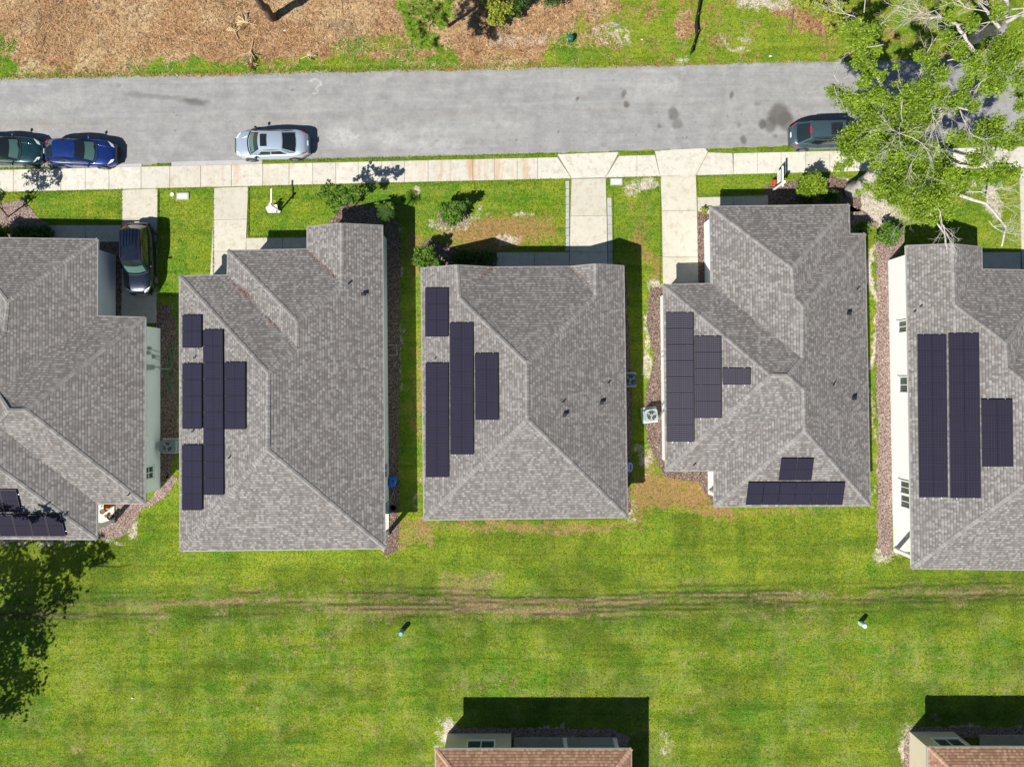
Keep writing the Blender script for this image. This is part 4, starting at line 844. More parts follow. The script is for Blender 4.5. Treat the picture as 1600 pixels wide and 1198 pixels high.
# ---------------------------------------------------------------- cars
def car(label, cat, loc, rz, paint, L, W, Ht, kind='sedan', sunroof=None, redseat=False, cab_x=None):
    root = empty('parked_car', loc, label, cat, 'cars parked along the road and drive', rz); pm = M[paint]
    suv = kind == 'suv'; belt = 1.06 if suv else .93
    def hw(s): a = abs(s); return W / 2 * max(.45, (1 - .93 * a ** 7.5)) ** .42 if True else 0
    def top(s):
        xs = [-1, -.97, -.85, -.6, -.3, .2, .42, .7, .88, .97, 1]
        zs = [.70, .92, 1.02, 1.0, .96, .93, .94, .87, .76, .66, .52] if not suv else [.75, 1.0, 1.08, 1.08, 1.06, 1.04, 1.06, 1.02, .94, .84, .62]
        return float(np.interp(s, xs, zs))
    S = np.concatenate([[-1, -.985, -.95, -.9], np.linspace(-.82, .82, 19), [.9, .95, .985, 1]]); prof = []
    vs = []; fs = []; m = 15
    for s in S:
        w_ = hw(s); h = top(s); x = s * L / 2; zb = .20 + (.12 if abs(s) > .94 else 0)
        half = [(w_ * .90, zb), (w_ * .985, zb + .12), (w_, .5 * h + .08), (w_ * .985, h - .18), (w_ * .94, h - .055), (w_ * .83, h - .005), (w_ * .45, h + .025)]
        ring = [(x, y, z) for y, z in half] + [(x, 0, h + .035)] + [(x, -y, z) for y, z in half[::-1]]
        vs += ring
    for i in range(len(S) - 1):
        for j in range(m - 1): fs.append((i * m + j, (i + 1) * m + j, (i + 1) * m + j + 1, i * m + j + 1))
    fs.append(tuple(range(m))); fs.append(tuple(range((len(S) - 1) * m, len(S) * m))[::-1])
    mb = MB(); mb.raw(vs, fs, True)
    # cabin shell as patches between base and roof outlines
    if kind == 'suv': xb0, xr0, xr1, xb1 = -.90 * L / 2, -.74 * L / 2, .10 * L / 2, .42 * L / 2
    else: xb0, xr0, xr1, xb1 = -.66 * L / 2, -.34 * L / 2, .10 * L / 2, .47 * L / 2
    if kind == 'hatch': xb0, xr0 = -.90 * L / 2, -.74 * L / 2
    if cab_x: xb0, xr0, xr1, xb1 = cab_x
    wb, wr = W / 2 * .87, W / 2 * (.66 if not suv else .70); zr = Ht - .05
    def curve(x, w_, z, bul, cz, n=9): return [Vector((x + bul * (1 - (2 * t - 1) ** 2), w_ * (1 - 2 * t), z + cz * (1 - (2 * t - 1) ** 2))) for t in np.linspace(0, 1, n)]
    fb, ft = curve(xb1 - .10, wb, belt - .03, .16, .02), curve(xr1 - .05, wr, zr, .08, .05)
    rb, rt = curve(xb0 + .08, wb * .96, belt + (.02), -.12, .03), curve(xr0 + .04, wr * .97, zr - .03, -.06, .05)
    def patch(a, b, u0=0, u1=1, v0=0, v1=1, off=0.0, n=9, k=5, bul=0.0):
        out = MB(); vs = []
        def at(l, t): f = t * (len(l) - 1); i = min(int(f), len(l) - 2); return l[i].lerp(l[i + 1], f - i)
        G = [[at(a, t).lerp(at(b, t), s) for t in np.linspace(u0, u1, n)] for s in np.linspace(v0, v1, k)]
        nrm = (G[0][-1] - G[0][0]).cross(G[-1][0] - G[0][0]).normalized(); c = Vector((0, 0, .6))
        if nrm.dot(G[k // 2][n // 2] - c) < 0: nrm = -nrm
        for i, s in enumerate(np.linspace(v0, v1, k)):
            for j in range(n): vs.append(G[i][j] + nrm * (off + bul * 4 * s * (1 - s)))
        out.raw(vs, [(i * n + j, i * n + j + 1, (i + 1) * n + j + 1, (i + 1) * n + j) for i in range(k - 1) for j in range(n - 1)], True); return out
    cab = []
    cab.append(patch(fb, ft)); cab.append(patch(rb, rt))
    sl_b = [rb[0], Vector((0, wb, belt - .02)), fb[0]]; sl_t = [rt[0], Vector(((xr0 + xr1) / 2, wr + .03, zr + .01)), ft[0]]
    sr_b = [rb[-1], Vector((0, -wb, belt - .02)), fb[-1]]; sr_t = [rt[-1], Vector(((xr0 + xr1) / 2, -wr - .03, zr + .01)), ft[-1]]
    cab.append(patch(sl_b, sl_t, bul=.04)); cab.append(patch(sr_b, sr_t, bul=.04)); cab.append(patch(rt, ft, k=7, bul=.035))
    for c in cab: mb.raw(c.v, c.f, True)
    body = mb.build('body', pm, root)
    if body.data: pass
    ws = patch(fb, ft, .05, .95, .05, .97, .012); wso = ws.build('windshield', M['carglass'], root); patch(fb, ft, .09, .91, .08, .52, .017).build('lower_glass', M['windshield'], wso)
    patch(rb, rt, .08, .92, .06, .94, .012).build('rear_window', M['carglass'], root)
    for bb, tt in ((sl_b, sl_t), (sr_b, sr_t)):
        for u0, u1 in ((.14, .47), (.50, .86)): patch(bb, tt, u0, u1, .14, .80, .010, 7, 4, .04).build('side_window', M['carglass'], root)
    if suv or kind == 'hatch':
        for s in (-1, 1):
            r_ = MB(); r_.tube([(xr0 + .15, s * (wr - .04), zr + .045), (xr0 + .3, s * (wr - .04), zr + .085), (xr1 - .3, s * (wr - .04), zr + .085), (xr1 - .1, s * (wr - .04), zr + .045)], .018, 6); r_.build('roof_rail', M['black'], root)
    if kind == 'suv' and sunroof is None:
        rb_ = MB()
        for k in range(-2, 3): rb_.box(((xr0 + xr1) / 2 - .4, k * .2, zr + .085), (1.1, .03, .02))
        rb_.build('roof_rib', pm, root)
    if sunroof:
        a, b = sunroof; s_ = MB(); f_ = MB(); zz = zr + .088
        s_.box(((a + b) / 2, 0, zz), (b - a, W * .40, .018)); sro = s_.build('sunroof', M['carglass'], root)
        for s in (-1, 1): f_.box(((a + b) / 2, s * W * .205, zz + .002), (b - a + .06, .025, .026))
        for x in (a - .012, b + .012): f_.box((x, 0, zz + .001), (.025, W * .40, .024))
        f_.build('sunroof_seal', M['black'], sro)
    # wheels
    for sx in (.59, -.60):
        for s in (-1, 1):
            x = sx * L / 2; y = s * (W / 2 - .11); t_ = MB(); t_.cyl((x, y, .33), .33, .22, 20, 'y'); wl = t_.build('wheel', M['rubber'], root)
            rm = MB(); rm.cyl((x, y + s * .112, .33), .215, .02, 18, 'y')
            for k in range(5): q = k * 2 * math.pi / 5; rm.box((x + .1 * math.cos(q), y + s * .126, .33 + .1 * math.sin(q)), (.2, .02, .05), rot=Matrix.Rotation(-q, 3, 'Y'))
            rm.build('rim', M['rim'], wl)
            am = MB(); pts = [(x + .39 * math.cos(q), s * (W / 2 - .006), .33 + .39 * math.sin(q)) for q in np.linspace(-.35, math.pi + .35, 12)]; am.tube(pts, .03, 6); am.build('wheel_arch', M['black'], root)
    for s in (-1, 1):
        mi = MB(); mi.ball((xb1 - .42, s * (W / 2 + .07), belt + .06), (.09, .12, .07)); mi.tube([(xb1 - .40, s * (W / 2 - .1), belt), (xb1 - .42, s * (W / 2 + .02), belt + .04)], .03, 6); mi.build('side_mirror', M['black'] if paint == 'p_silver' else pm, root)
        hl = MB(); z = top(.9) - .075; yy = hw(.9); hl.v = []; 
        pts = [(.80, .96), (.93, .90), (.965, .62), (.90, .62)]; q = [Vector((a * L / 2, s * b * hw(a) * .985, top(a) - .02 - (.03 if b > .8 else -.008))) for a, b in pts]
        hl.raw([p + Vector((0, 0, .045)) for p in q] + [p - Vector((0, 0, .06)) for p in q], [(0, 1, 2, 3), (0, 4, 5, 1), (1, 5, 6, 2), (2, 6, 7, 3), (3, 7, 4, 0)]); hl.build('headlight', M['lens'], root)
        tl = MB(); pts = [(-.86, .975), (-.965, .95), (-.985, .60), (-.955, .62)]; q = [Vector((a * L / 2, s * b * hw(a) * .985, top(a) - .03 - (.02 if b > .8 else 0))) for a, b in pts]
        tl.raw([p + Vector((0, 0, .03)) for p in q] + [p - Vector((0, 0, .12)) for p in q], [(0, 1, 2, 3), (0, 4, 5, 1), (1, 5, 6, 2), (2, 6, 7, 3), (3, 7, 4, 0)]); tl.build('taillight', M['redlens'], root)
        for dx in (-.3, .62) if not suv else (-.35, .6):
            dh = MB(); dh.box((dx - .25, s * (W / 2 + .005), belt - .12), (.2, .04, .03)); dh.build('door_handle', pm, root)
        wi = MB(); wi.tube([(xb1 + .02, s * .1, belt + .03), (xb1 - .1, s * .1 + .55 * (1 if s > 0 else .9), belt + .09)], .012, 5); wi.build('wiper', M['black'], root)
    cw = MB(); cl = curve(xb1 - .06, wb * .98, belt - .01, .20, .02); cw.tube(cl, .035, 5); cw.build('cowl', M['black'], root)
    for s in (-1, 1):
        hc = MB(); hc.tube([(xb1 + .12, s * W * .26, top(.5) + .012), (.72 * L / 2, s * W * .22, top(.72) + .018), (.90 * L / 2, s * W * .16, top(.9) + .01)], .016, 5); hc.build('hood_crease', pm, root)
    gr = MB(); gr.box((L / 2 * .992, 0, .52), (.08, W * .5, .2)); gr.box((L / 2 * .985, 0, .3), (.1, W * .62, .14)); gr.build('grille', M['black'], root)
    bm_ = MB(); xx = -L / 2; bm_.box((xx + .01, 0, .38), (.08, W * .62, .2)); bm_.build('rear_bumper', M['black'] if suv else pm, root)
    pl = MB(); pl.box((xx - .03, 0, .78), (.03, .32, .16)); pl.build('licence_plate', M['trim'], root)
    # panel seams
    sm = MB(); xs_ = -.70 * L / 2
    if kind == 'sedan': sm.tube([(xs_, -W * .36, top(-.7) + .012), (xs_ - .06, 0, top(-.7) + .037), (xs_, W * .36, top(-.7) + .012)], .008, 5)
    sm.tube([(.93 * L / 2, -W * .30, top(.93) + .004), (.945 * L / 2, 0, top(.94) + .03), (.93 * L / 2, W * .30, top(.93) + .004)], .01, 5); sm.build('panel_seam', M['black'], root)
    if redseat:
        rs = MB(); rs.box((xr0 - .04, 0, zr + .035), (.10, .4, .05)); rs.build('brake_light', M['redlens'], root)
    return root
car('silver blue sedan with a dark sunroof parked alone facing west on the road', 'car', (-15.95, 15.85, .02), math.pi + .015, 'p_silver', 4.86, 1.88, 1.44, sunroof=(.10, .46), cab_x=(-1.80, -.88, .62, 1.36))
car('royal blue sedan parked close behind a dark teal car', 'car', (-28.6, 15.3, .02), -.025, 'p_blue', 4.62, 1.78, 1.50, cab_x=(-2.06, -1.40, .05, 1.12))
car('dark teal sedan cut by the left edge of the photo', 'car', (-33.62, 15.45, .02), -.02, 'p_teal', 4.85, 1.82, 1.42, cab_x=(-1.7, -1.1, .12, 1.12))
car('blue grey hatchback wagon with a square sunroof half hidden under the oak', 'car', (20.75, 16.5, .02), .03, 'p_grey', 4.55, 1.80, 1.66, kind='hatch', sunroof=(.0, .68), redseat=True, cab_x=(-2.0, -1.3, .98, 1.62))
car('glossy navy sport utility vehicle parked on the driveway in the house shade', 'car', (-24.72, 8.25, .06), -math.pi / 2 + .02, 'p_navy', 4.72, 1.92, 1.78, kind='suv')

# ---------------------------------------------------------------- trees and shrubs
def leaf_cloud(blobs, size, density, flat=0.8, clump=0.32, seed=0):
    r = np.random.default_rng(seed); C = []
    for x, y, z, rad in blobs:
        nc = max(6, int(density * rad ** 2 * 9.0)); d = r.normal(size=(nc, 3)); d /= np.linalg.norm(d, axis=1)[:, None]
        c = np.array([x, y, z]) + d * (rad * r.random(nc) ** .45)[:, None] * np.array([1, 1, flat]) * r.uniform(.75, 1.15, nc)[:, None]
        k = 11; cc = np.repeat(c, k, 0) + r.normal(size=(nc * k, 3)) * clump * min(1, rad) * np.array([1, 1, .6]) * .6; C.append(cc)
    C = np.concatenate(C); n = len(C); C[:, 2] = np.maximum(C[:, 2], .08)
    N = r.normal(size=(n, 3)) * np.array([.8, .8, .6]) + np.array([0, 0, .7]); N /= np.linalg.norm(N, axis=1)[:, None]
    A = np.cross(N, r.normal(size=(n, 3))); A /= np.linalg.norm(A, axis=1)[:, None]; B = np.cross(N, A)
    s = r.uniform(*size, n)[:, None]; 
    V = np.stack([C - A * s, C + B * s * .55, C + A * s, C - B * s * .55], 1).reshape(-1, 3); return V, np.arange(4 * n).reshape(-1, 4)
def px_blobs(lst, S=F): return [(*P(x, y, z), r * (HC - z) / F) for x, y, r, z in lst]
def limb_mb(mb, path, n=8):
    pts = [P(x, y, z) for x, y, z, r in path]; rr = [r for *_, r in path]; P2 = []; R2 = []
    for i in range(len(pts) - 1):
        for t in (0, .33, .66):
            j = Vector((random.uniform(-1, 1), random.uniform(-1, 1), random.uniform(-1, 1))) * rr[i] * (.35 if t else 0); P2.append(pts[i].lerp(pts[i + 1], t) + j); R2.append(rr[i] + (rr[i + 1] - rr[i]) * t)
    P2.append(pts[-1]); R2.append(rr[-1]); mb.tube(P2, R2, n)
def twigs(mb, p, d, L, r, depth, spread=.7):
    q = p; pts = [q]; dd = d.copy()
    for i in range(3):
        dd = (dd + Vector((random.uniform(-1, 1), random.uniform(-1, 1), random.uniform(-.6, .6))) * .35).normalized(); q = q + dd * L / 3; pts.append(q)
    mb.tube(pts, [r, r * .8, r * .6, r * .4], 4, False)
    if depth:
        for i in (1, 2, 3):
            for _ in range(random.choice((1, 1, 2)) if i < 3 else 1):
                nd = (dd + Vector((random.uniform(-1, 1), random.uniform(-1, 1), random.uniform(-.5, .5))) * spread).normalized(); twigs(mb, pts[i], nd, L * random.uniform(.45, .75), r * .6, depth - 1, spread)
def tree(name, label, cat, base, limbs, blobs, leafmat, size, dens, bark, seed=1, group=None, tw=None, twmat='twig', flat=.8, clump=.32, parts=('trunk', 'crown')):
    root = empty(name, P(*base, 0), label, cat, group)
    if limbs:
        mb = MB(); [limb_mb(mb, l) for l in limbs]; world_parent(mb.build(parts[0], M[bark]), root)
    if tw:
        mb = MB()
        for x, y, z, ang, L, r, dep in tw: twigs(mb, P(x, y, z), Vector((math.cos(ang), math.sin(ang), random.uniform(-.1, .3))).normalized(), L, r, dep)
        world_parent(mb.build('bare_twigs', M[twmat]), root)
    if blobs:
        V, Q = leaf_cloud(px_blobs(blobs), size, dens, flat, clump, seed); world_parent(quads_obj(parts[1], V, Q, M[leafmat]), root)
    return root
# big oak over the road
ob = [(1300, 143, 9, 9), (1315, 150, 12, 9), (1332, 158, 14, 9), (1350, 165, 14, 9), (1345, 95, 12, 10), (1358, 110, 12, 10), (1350, 128, 10, 10), (1365, 82, 10, 10), (1340, 70, 12, 10), (1358, 52, 12, 10), (1335, 40, 10, 10), (1320, 50, 9, 9), (1375, 40, 9, 10), (1372, 150, 14, 9.5), (1395, 165, 14, 9.5), (1370, 190, 17, 9), (1345, 205, 15, 8.5), (1325, 215, 14, 8), (1322, 235, 11, 8), (1345, 238, 14, 8), (1365, 225, 15, 8.5), (1390, 205, 16, 9), (1400, 235, 17, 9), (1375, 255, 13, 8.5), (1425, 148, 15, 10), (1448, 135, 13, 10), (1440, 165, 15, 10), (1420, 185, 14, 9.5), (1468, 150, 13, 10), (1485, 165, 12, 10), (1450, 190, 12, 9.5), (1425, 215, 15, 9), (1445, 235, 14, 9), (1425, 255, 14, 9), (1455, 100, 11, 11), (1470, 118, 11, 11), (1438, 90, 9, 11), (1400, 262, 15, 9),
      (1450, 262, 15, 9), (1475, 252, 13, 9), (1430, 282, 18, 9), (1405, 290, 16, 8.5), (1382, 285, 13, 8), (1460, 285, 17, 9), (1490, 275, 14, 9), (1500, 298, 12, 8.5), (1472, 308, 16, 8.5), (1445, 312, 17, 8.5), (1420, 312, 15, 8), (1395, 312, 9, 8), (1440, 335, 12, 8), (1460, 338, 11, 8), (1480, 330, 12, 8), (1485, 212, 8, 9.5), (1380, 300, 12, 8), (1510, 275, 9, 9), (1342, 302, 5, 5), (1355, 290, 7, 6), (1380, 118, 7, 10), (1405, 130, 7, 10), (1400, 105, 6, 10), (1310, 262, 7, 7), (1325, 255, 8, 7.5)]
ob = [(x, y, r * 1.27, z + .4 + random.uniform(-.9, .9)) for x, y, r, z in ob]
tw1 = [(1410, 190, 10.4, a, 1.5, .025, 3) for a in (1.6, 3.8)] + [(1400, 210, 10.2, a, 1.2, .022, 3) for a in (0, 4)] + [(1425, 215, 11, a, 1.6, .02, 3) for a in (2.6, 5.4)] + [(1455, 170, 11.5, a, 1.4, .02, 3) for a in (4.4,)] + [(1330, 118, 9.6, 3.3, 1.4, .03, 2), (1285, 140, 9.2, 3.3, .9, .014, 2), (1350, 20, 10, 1.8, 1.8, .03, 3), (1345, 35, 10, 2.6, 1.4, .03, 3), (1440, 225, 10, 4.2, 1.3, .03, 3), (1460, 315, 9.5, 5.6, 2.0, .03, 3), (1510, 300, 9, 0, 2.0, .035, 3), (1545, 320, 8, .2, 1.3, .02, 3), (1570, 360, 8, .3, 1.1, .016, 3), (1475, 352, 7, 4.6, .9, .014, 3), (1450, 350, 7, 2.8, 1.6, .02, 3), (1545, 345, 8, 5, 1.2, .03, 3), (1430, 130, 10.5, 1, 1.5, .03, 3), (1480, 175, 10.5, 3.6, 1.5, .03, 3), (1375, 40, 10.4, .8, 1.5, .03, 3), (1380, 70, 10.3, 3, 1.2, .03, 3)]
tree('oak_tree', 'large leafy oak leaning over the parked wagon, its pale thick trunk by the fourth house', 'tree', (1330, 300),
     [[(1331, 299, -.1, .50), (1350, 285, 2.2, .42), (1378, 262, 4.6, .36), (1400, 240, 6.5, .28), (1410, 200, 8.5, .18), (1385, 165, 9.3, .10), (1340, 150, 9.3, .05)],
      [(1400, 240, 6.5, .24), (1440, 225, 8, .18), (1470, 180, 9.3, .12), (1470, 140, 10, .06)], [(1378, 262, 4.6, .26), (1420, 285, 6.5, .18), (1480, 300, 8, .12), (1540, 318, 8.3, .07), (1572, 355, 8, .05), (1565, 385, 7.4, .05)],
      [(1410, 200, 8.5, .14), (1380, 140, 9.6, .09), (1350, 80, 10.2, .06), (1345, 30, 10.4, .04)], [(1400, 240, 6.5, .18), (1360, 225, 8, .10), (1325, 230, 8, .05)], [(1440, 225, 8, .1), (1500, 255, 8.6, .07), (1540, 262, 8.8, .04)], [(1420, 285, 6.5, .1), (1450, 330, 7.6, .06), (1476, 365, 7, .04), (1479, 390, 6, .03)]],
     ob, 'oak_leaf', (.04, .09), 27, 'bark_pale', 11, 'trees around the road', tw1)
ob2 = [(1520, 100, 12, 11), (1545, 108, 11, 11), (1500, 80, 11, 11), (1480, 60, 8, 11), (1484, 10, 9, 11), (1486, 26, 8, 11), (1560, 75, 13, 11), (1585, 80, 12, 11), (1575, 100, 13, 11), (1595, 120, 12, 11), (1560, 130, 11, 10.5), (1540, 135, 10, 10.5), (1590, 60, 9, 11), (1520, 35, 9, 11.5), (1510, 130, 9, 10.5), (1500, 155, 10, 10.5), (1522, 165, 8, 10.5), (1560, 18, 10, 11.5), (1595, 145, 9, 10), (1560, 190, 10, 10), (1540, 200, 11, 9.8), (1558, 215, 12, 9.6), (1580, 222, 10, 9.6), (1525, 218, 10, 9.6), (1500, 215, 9, 9.6), (1538, 240, 11, 9.4), (1560, 262, 12, 9), (1585, 268, 9, 9), (1522, 250, 10, 9.2), (1595, 165, 8, 10), (1540, 275, 8, 9), (1600, 200, 12, 10)]
ob2 = [(x, y, r * 1.42, z + .3 + random.uniform(-.7, .8)) for x, y, r, z in ob2]
tree('oak_tree', 'paler oak with bleached bare limbs rooted north of the road at the top right corner', 'tree', (1520, 60),
     [[(1520, 62, -.1, .40), (1540, 50, 4, .32), (1560, 45, 7, .26), (1572, 30, 9, .20), (1572, 0, 11, .12), (1576, -60, 12, .08)],
      [(1572, 34, 9.5, .20), (1566, 48, 10.4, .19), (1545, 80, 10.8, .17), (1528, 92, 10.7, .15), (1512, 132, 10.6, .13), (1500, 150, 10.5, .09), (1498, 168, 10.4, .06), (1512, 172, 10.3, .04)],
      [(1530, 92, 10.7, .12), (1510, 65, 10.8, .09), (1495, 38, 11, .07), (1470, 28, 11, .05), (1440, 28, 11, .03)],
      [(1570, 36, 10, .12), (1600, 22, 11, .08), (1650, 10, 12, .05)], [(1566, 48, 10.2, .1), (1540, 15, 11, .06), (1530, 5, 11.5, .04)], [(1545, 80, 10.8, .08), (1590, 95, 10.8, .05), (1640, 110, 10, .04)], [(1530, 92, 10.7, .08), (1500, 90, 10.9, .06), (1480, 95, 10.8, .03)]],
     ob2, 'oak_leaf', (.04, .09), 26, 'bark_pale', 12, 'trees around the road', [(1565, 30, 11, a, 2.0, .045, 3) for a in (.2, .9, 2.0, 2.7, 3.5)] + [(1500, 40, 11, 3.1, 1.6, .035, 3), (1470, 28, 11, 2.7, 1.5, .03, 3), (1505, 160, 10.5, 3.9, 1.6, .035, 3), (1580, 15, 11.5, .5, 2.2, .05, 3), (1440, 28, 11, 3.2, 1.3, .02, 3), (1500, 100, 10.8, 3.5, 1.6, .03, 3), (1545, 120, 10.6, 3.9, 1.4, .03, 2), (1500, 172, 10.4, 4.9, 1.4, .03, 3), (1575, 200, 10, 3.3, 1.5, .03, 3)])
# young pine across the road
pb = []
for x, y, r in ((628, 8, 9), (650, 10, 11), (672, 8, 11), (690, 14, 9), (640, 28, 9), (660, 26, 10), (680, 28, 9), (700, 5, 8), (645, 48, 8), (662, 44, 9), (640, 40, 6), (688, 38, 6), (652, 58, 8), (668, 60, 9), (680, 68, 8), (690, 78, 6), (672, 74, 7), (660, 70, 6), (700, 20, 6), (635, 15, 8), (695, 28, 5)): pb.append((x, y, r * 1.1, 5.2 + random.uniform(-.8, .8)))
def needles(blobs, seed):
    r = np.random.default_rng(seed); V = []
    for x, y, z, rad in px_blobs(blobs):
        for _ in range(int(20 * rad / .4)):
            c = np.array([x, y, z]) + r.normal(size=3) * rad * .55; k = 36; d = r.normal(size=(k, 3)); d[:, 2] = np.abs(d[:, 2]) * .7; d /= np.linalg.norm(d, axis=1)[:, None]
            s = np.cross(d, [0, 0, 1]); s /= np.linalg.norm(s, axis=1)[:, None] + 1e-6; L = r.uniform(.14, .24, k)[:, None]; V.append(np.stack([c - s * .012, c + s * .012, c + d * L + s * .004, c + d * L - s * .004], 1).reshape(-1, 3))
    V = np.concatenate(V); return V, np.arange(len(V)).reshape(-1, 4)
pr = empty('pine_tree', P(700, 42), 'young bright green pine with drooping branches on the straw verge', 'tree', 'trees around the road')
mb = MB(); limb_mb(mb, [(700, 42, -.1, .12), (696, 30, 2, .10), (688, 12, 4.4, .08), (684, -4, 6, .05)])
for a in ([(692, 20, 3.8, .05), (672, 40, 4.8, .03), (668, 60, 5, .02), (682, 74, 5, .012)], [(690, 14, 4.2, .04), (660, 14, 5, .025), (630, 12, 5.2, .012)], [(692, 20, 4, .04), (655, 42, 5, .02), (648, 56, 5.1, .012)], [(688, 12, 4.6, .035), (700, 18, 5, .015)]): limb_mb(mb, a, 6)
world_parent(mb.build('trunk', M['bark_dark']), pr); V, Q = needles(pb, 5); world_parent(quads_obj('crown', V, Q, M['pine_leaf']), pr)
# tall pine whose leaning trunk leaves the frame at the top
tr_ = tree('pine_tree', 'tall dark-barked pine leaning out over the top edge from the orange straw', 'tree', (425, 28),
     [[(426, 29, -.1, .30), (420, 20, 1.2, .26), (405, 2, 3.6, .23), (370, -45, 8, .18), (320, -110, 12, .12)]], [(330, -150, 60, 13), (270, -130, 50, 12), (370, -180, 50, 13)], 'dark_leaf', (.08, .16), 5, 'bark_dark', 4, 'trees around the road')
# tree out of frame at the lower left that shades the back lawn and the corner roof
sh = []
for x, y, r, z in ((-60, 1040, 40, 8), (-30, 1010, 30, 9), (-10, 1000, 24, 9), (-100, 1020, 40, 9), (-90, 1090, 40, 8), (-60, 1100, 30, 8), (-120, 1130, 40, 8), (-100, 1170, 34, 8), (-70, 1190, 26, 8), (-90, 1220, 22, 8), (-130, 960, 34, 9), (-90, 970, 24, 9), (-50, 975, 22, 9.5), (5, 1020, 18, 9), (-20, 1055, 26, 8.5), (-45, 1130, 20, 8), (-60, 925, 17, 9.5), (-95, 905, 18, 9.5), (-40, 945, 12, 9.5), (-115, 870, 16, 9.5), (25, 1000, 15, 9), (36, 1012, 11, 9), (10, 985, 12, 9), (45, 990, 9, 9), (-5, 960, 12, 9.3), (15, 965, 9, 9.3), (30, 975, 8, 9), (50, 1005, 7, 9), (-20, 955, 14, 9.3), (43, 869, 12, 9), (22, 864, 12, 9), (72, 872, 9, 9), (0, 858, 13, 9), (-8, 823, 13, 9), (-35, 850, 20, 9), (60, 860, 8, 9), (-60, 880, 20, 9)):
    q = P(800 + (x - 800), y, 0); k = HC / (HC - z); sh.append((800 + (x - 800) * k, 599 + (y - 599) * k, r * k * .95, z))
def gp(x, y, z, r): k = HC / (HC - z); return (800 + (x - 800) * k, 599 + (y - 599) * k, z, r)
tree('shade_tree', 'broad leafy tree just past the lower left edge casting shade on the back lawn', 'tree', (-95, 1090),
     [[gp(-95, 1090, -.1, .4), gp(-93, 1085, 4, .3), gp(-80, 1060, 7, .18), gp(-40, 1020, 9, .08), gp(60, 1030, 9.5, .03), gp(85, 1024, 9.4, .015)], [gp(-93, 1085, 4, .2), gp(-100, 1000, 8, .1), gp(-70, 940, 9.3, .05)], [gp(-93, 1085, 4, .2), gp(-100, 1160, 7, .1), gp(-90, 1210, 8, .04)]], sh, 'shade_leaf', (.10, .22), 3.2, 'bark_dark', 8, 'trees around the road', clump=.55)

# young trees and shrubs in the front gardens
G2 = 'young shrubs and trees in the front gardens'
def shrub(name, label, base, blobs, mat, size, dens, seed, limbs=None, tw=None): return tree(name, label, 'shrub' if name != 'young_tree' else 'tree', base, limbs, [(x, y, r * 1.35, z) for x, y, r, z in blobs], mat, size, dens * 2.2, 'bark_dark', seed, G2, tw, 'bark_dark', flat=.9, clump=.25, parts=('stem', 'foliage'))
shrub('young_tree', 'spreading young tree with sparse leaves between the white sign and the palm', (545, 330),
      [(508, 300, 7, 3.2), (515, 288, 5, 3.4), (522, 310, 8, 2.8), (530, 296, 7, 3.2), (524, 328, 5, 2.2), (540, 300, 7, 3.4), (512, 318, 4, 2.6), (552, 296, 6, 3.5), (548, 312, 7, 2.8), (562, 300, 6, 3.3), (570, 296, 4, 3.2), (535, 318, 6, 2.4), (500, 305, 4, 3)], 'shrub_leaf', (.05, .10), 9, 21,
      [[(546, 331, 0, .05), (542, 322, 1.2, .04), (532, 308, 2.4, .025), (515, 298, 3.2, .012)], [(542, 322, 1.2, .03), (555, 305, 2.8, .015), (568, 297, 3.3, .01)], [(542, 322, 1.2, .03), (538, 300, 3.2, .012)], [(542, 320, 1.4, .02), (524, 320, 2.4, .012)]])
shrub('shrub', 'small rounded shrub just off the front gable of the second house', (603, 335), [(598, 328, 8, .8), (606, 326, 7, 1.0), (612, 336, 6, .7), (592, 322, 4, 1.2), (604, 342, 6, .6)], 'shrub_leaf', (.05, .11), 14, 22)
# feathery upright plant whose tuft shades the lawn
fr = empty('palm_plant', P(612, 346), 'upright feathery palm beside the gable corner of the second house', 'palm', G2)
mb = MB(); mb.tube([P(612, 346), P(606, 338, 1.6), P(602, 332, 2.5)], [.07, .05, .04], 7); world_parent(mb.build('stem', M['bark_dark']), fr)
V = []
for k in range(16):
    a = k * 2.4; L = .55; c = np.array(P(602, 332, 2.5)); 
    for t in np.linspace(.1, 1, 12):
        q = c + np.array([math.cos(a) * L * t, math.sin(a) * L * t, .5 * t - .6 * t * t])
        for s in (-1, 1):
            d = np.array([math.cos(a + s * 1.0), math.sin(a + s * 1.0), -.1]) * .17 * (1.1 - t * .6); n_ = np.array([math.cos(a), math.sin(a), 0]) * .012; V += [q - n_, q + n_, q + d + n_ * .3, q + d - n_ * .3]
V = np.array(V); world_parent(quads_obj('foliage', V, np.arange(len(V)).reshape(-1, 4), M['dark_leaf']), fr)
shrub('shrub', 'round shrub with pale leaf edges standing alone in the centre front lawn', (712, 337), [(703, 330, 11, 1.2), (694, 324, 7, 1.3), (712, 325, 8, 1.5), (706, 340, 9, .8), (716, 334, 7, 1.0), (698, 338, 7, .9), (722, 322, 5, 1.7), (730, 316, 4, 1.5)], 'shrub_leaf', (.05, .10), 22, 23)
shrub('shrub', 'shrub at the northwest corner of the centre house roof', (672, 408), [(660, 400, 10, 1.4), (652, 408, 6, 1.3), (670, 394, 7, 1.7), (664, 412, 8, .9), (655, 392, 5, 1.7), (682, 408, 6, .9), (690, 414, 5, .8)], 'shrub_leaf', (.05, .10), 20, 24)
shrub('shrub', 'bright green shrub beside the hanging yard sign', (1262, 296), [(1268, 288, 12, 1.5), (1258, 296, 9, 1.0), (1280, 292, 9, 1.1), (1270, 300, 9, .7), (1272, 278, 7, 2.0), (1252, 298, 6, .8), (1284, 284, 6, 1.5)], 'oak_leaf', (.06, .12), 22, 25)
